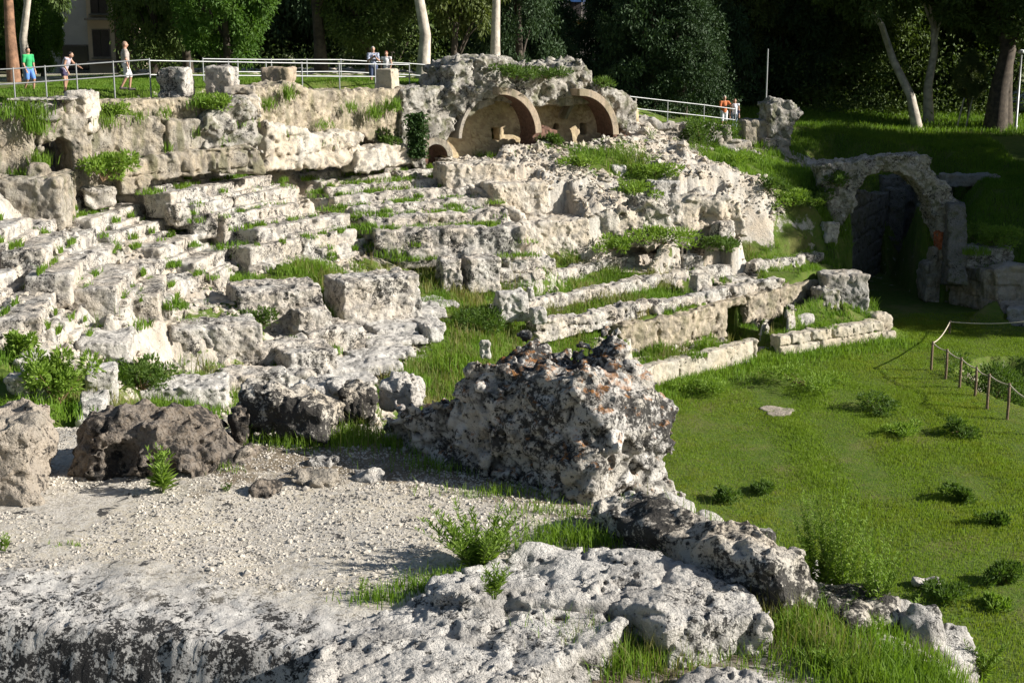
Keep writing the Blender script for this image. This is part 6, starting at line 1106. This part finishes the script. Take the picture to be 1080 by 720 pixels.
# trees on the right bank beyond the photo's edge: they shade the entrance, the passage and the bank
for i, (x, y, h, w) in enumerate(((30, 60.5, 11, 7), (29.5, 66, 12, 7), (29, 71.5, 12, 7), (34, 60, 13, 7), (38, 63, 14, 9), (31, 67, 12, 8), (44, 60, 14, 9), (36, 70, 13, 9), (45, 68, 14, 10), (41, 76, 14, 10), (37, 57.5, 13, 8), (44, 56, 14, 9), (51, 59, 15, 10))):
    tree('bank_tree', 'large shade tree standing on the right hand bank beside the entrance', 'broad', (x, y, gnd(x, y)-.1), h, w, 1.2, 'leafE', 'barkD', .3, group='shade trees on the right bank', var=i)
# ------------------------------------------------------------------ buildings
M['wallgrey'] = plain('grey_render', (.7, .69, .68), .9, 0, .06, 1.5); M['wallbuff'] = plain('buff_render', (.72, .6, .46), .9, 0, .06, 1.5); M['wallpink'] = plain('pale_render', (.7, .63, .6), .9, 0, .06, 1.5); M['orange'] = plain('orange_render', (.75, .45, .22), .9, 0, .06, 1.5); M['shutter'] = plain('dark_shutter', (.06, .05, .05), .6); M['glass'] = plain('window_glass', (.02, .025, .035), .1); M['blue'] = plain('blue_awning', (.05, .16, .45), .7); M['slabc'] = plain('balcony_concrete', (.3, .27, .24), .9)
def cbox(name, c, s, mat, parent):
    x, y, z = [v/2 for v in s]; V = np.array([(a*x, b*y, d*z) for a in (-1, 1) for b in (-1, 1) for d in (-1, 1)]); Fq = [(0, 1, 3, 2), (4, 6, 7, 5), (0, 4, 5, 1), (2, 3, 7, 6), (0, 2, 6, 4), (1, 5, 7, 3)]
    o = link(name, mesh_np(name, V, Fq, False), M[mat], parent); o.location = c; b = o.modifiers.new('b', 'BEVEL'); b.width = .02; b.segments = 1; return o
def window(parent, x, y, z, w, h, sh='shutter', shut=True):
    f = cbox('window', (x, y, z), (w, .16, h), 'slabc', parent); g = cbox('pane', (0, -.07, 0), (w-.14, .06, h-.14), 'glass', f)
    if shut: cbox('shutter', (-w*.24, -.1, 0), (w*.44, .07, h-.16), sh, f); cbox('shutter', (w*.24, -.1, h*.0), (w*.44, .07, h-.16), sh, f)
    cbox('sill', (0, -.14, -h/2-.04), (w+.15, .26, .08), 'slabc', f); return f
P = tg(80, 100); bd = thing('apartment_house', 'grey rendered house with a buff corner behind the people at upper left', 'house', P)
x0 = AtY(42, 60, 100)[0]-P[0]; x1 = AtY(98, 60, 100)[0]-P[0]; x2 = AtY(126, 60, 100)[0]-P[0]
cbox('wall', ((x0+x1)/2, 4, 7), (x1-x0, 8, 15), 'wallgrey', bd); cbox('wing', ((x1+x2)/2, 3.6, 7), (x2-x1, 9, 15), 'wallbuff', bd); cbox('upper_storey', ((x1+x2)/2+.3, 3.4, 13), (x2-x1+1.2, 9.6, 3.4), 'orange', bd)
for z in (2.0, 4.9, 7.8): window(bd, (x1+x2)/2, -.95, z+.2, 1.2, 1.9, 'shutter')
for z in (.95, 3.8, 6.7): b_ = cbox('balcony', ((x1+x2)/2+.1, -1.4, z), (x2-x1, 1.0, .14), 'slabc', bd)
window(bd, x1-1.2, -.05, 1.2, 2.0, 1.8, 'shutter', False); window(bd, (x0+x1)/2-1.2, -.05, 4.3, 1., 1.2, 'shutter', False); window(bd, (x0+x1)/2-1., -.05, 7.4, 1., 1.3)
P = tg(610, 112); bd = thing('apartment_house', 'pale house with blue awning glimpsed between dark conifers', 'house', P)
cbox('wall', (0, 4, 6), (9, 8, 14), 'wallpink', bd); zz = lambda py: AtY(610, py, 112)[2]-P[2]
for px, sh, pyc in ((607, 'shutter', 6), (628, 'shutter', 5)): window(bd, AtY(px, 10, 112)[0]-P[0], -.06, zz(pyc), 1.0, 1.7, sh)
cbox('awning', (AtY(607, 10, 112)[0]-P[0], -.45, zz(-1)), (1.1, .7, .5), 'blue', bd); cbox('balcony', (.2, -.6, zz(20)), (6.2, 1.2, .2), 'slabc', bd); cbox('cornice', (0, -.1, zz(24)), (9.2, .3, .35), 'orange', bd); window(bd, AtY(606, 30, 112)[0]-P[0], -.06, zz(31), 1.1, 1.2, 'shutter', False)
# poles
P = tg(808, 80); t = thing('flag_pole', 'thin white pole in front of the dark trees right of centre', 'pole', P); v, q = tube([(0, 0, -.3), (0, 0, 4.9)], [.06, .045], 8); link('shaft', mesh_np('shaft', v, q), M['steel'], t)
P = tg(1074, 84); t = thing('street_lamp', 'grey lamp post with small round head at the right edge', 'street lamp', P); v, q = tube([(0, 0, -.3), (0, 0, .3), (0, 0, .32), (0, 0, 4.4)], [.11, .11, .075, .055], 10); link('pole', mesh_np('pole', v, q), M['steel'], t)
solid('lamp_head', (-.4, -.4, -.3), (.4, .4, .3), .04, lambda G: np.maximum(np.sqrt(G[..., 0]**2+G[..., 1]**2+(G[..., 2]*1.5)**2)-.24, -G[..., 2]-.08), plain('lamp_glass', (.7, .72, .72), .3), loc=(0, 0, 4.5), parent=t, rough=0, fine=0)
# parked car glimpsed at the right edge
P = tg(1078, 90); t = thing('parked_car', 'dark bluish parked car at the right edge behind the lamp post', 'car', P, 1.2); M['carp'] = plain('car_paint', (.06, .09, .12), .3, .3, .03); M['tyre'] = plain('tyre_rubber', (.02, .02, .02), .9)
prof = [(-2.1, .35), (-2.1, .8), (-1.9, .98), (-1.3, 1.02), (-.75, 1.45), (.75, 1.48), (1.35, 1.05), (1.95, .9), (2.1, .65), (2.1, .35)]
solid('body', (-2.4, -1.1, .1), (2.4, 1.1, 1.8), .06, lambda G: np.maximum(sdpoly(G[:, 0, :, 0], G[:, 0, :, 2], prof)[:, None, :], np.abs(G[..., 1])-.86+.22*np.clip((G[..., 2]-.9)/.55, 0, 1)), M['carp'], parent=t, rough=0, fine=0)
solid('windows', (-1.6, -1.1, .9), (1.6, 1.1, 1.6), .05, lambda G: np.maximum(sdpoly(G[:, 0, :, 0], G[:, 0, :, 2], [(-1.15, 1.05), (-.72, 1.38), (.7, 1.4), (1.15, 1.05)])[:, None, :], np.abs(G[..., 1])-.88+.22*np.clip((G[..., 2]-.9)/.55, 0, 1)), M['glass'], parent=t, rough=0, fine=0)
for a, b in ((-1.3, .78), (1.3, .78), (-1.3, -.78), (1.3, -.78)):
    w = solid('wheel', (-.4, -.2, -.4), (.4, .2, .4), .035, lambda G: np.maximum(np.sqrt(G[..., 0]**2+G[..., 2]**2)-.32, np.abs(G[..., 1])-.1), M['tyre'], loc=(a, b, .32), parent=t, rough=0, fine=0); solid('rim', (-.3, -.2, -.3), (.3, .2, .3), .03, lambda G: np.maximum(np.sqrt(G[..., 0]**2+G[..., 2]**2)-.19, np.abs(G[..., 1])-.12), M['steel'], parent=w, rough=0, fine=0)
# ------------------------------------------------------------------ camera, light
cam = bpy.data.cameras.new('Camera'); co = bpy.data.objects.new('Camera', cam); COL.objects.link(co); S.camera = co
cam.lens = 50; cam.sensor_width = 36; cam.clip_end = 3000; cam.clip_start = .1; co.location = (0, 0, CAMZ); co.rotation_euler = (math.pi/2-PITCH, 0, 0)
SUN_EL, SUN_AZ = R(27), R(-9)            # azimuth from +x towards +y; sun low on the right, slightly behind the viewer
d = Vector((math.cos(SUN_EL)*math.cos(SUN_AZ), math.cos(SUN_EL)*math.sin(SUN_AZ), math.sin(SUN_EL)))
sl = bpy.data.lights.new('Sun', 'SUN'); sl.energy = 5.0; sl.angle = R(.5); sl.color = (1, .95, .88); so = bpy.data.objects.new('Sun', sl); COL.objects.link(so); so.rotation_euler = d.to_track_quat('Z', 'Y').to_euler(); so.location = (40, -10, 40)
w = bpy.data.worlds.new('World'); S.world = w; w.use_nodes = True; nt = w.node_tree; nt.nodes.clear(); sk = nt.nodes.new('ShaderNodeTexSky'); sk.sky_type = 'NISHITA'; sk.sun_disc = False; sk.sun_elevation = SUN_EL; sk.sun_rotation = math.pi/2-SUN_AZ
bg = nt.nodes.new('ShaderNodeBackground'); bg.inputs[1].default_value = .05; ow = nt.nodes.new('ShaderNodeOutputWorld'); nt.links.new(sk.outputs[0], bg.inputs[0]); nt.links.new(bg.outputs[0], ow.inputs[0])
S.view_settings.view_transform = 'Standard'; S.view_settings.look = 'None'; S.view_settings.exposure = .84; S.view_settings.gamma = 1
S.render.engine = 'CYCLES'; S.cycles.use_denoising = True; S.cycles.max_bounces = 6; S.cycles.diffuse_bounces = 3; S.cycles.transmission_bounces = 3
for o in list(bpy.data.objects):
    if '_pl' in o: del o['_pl']
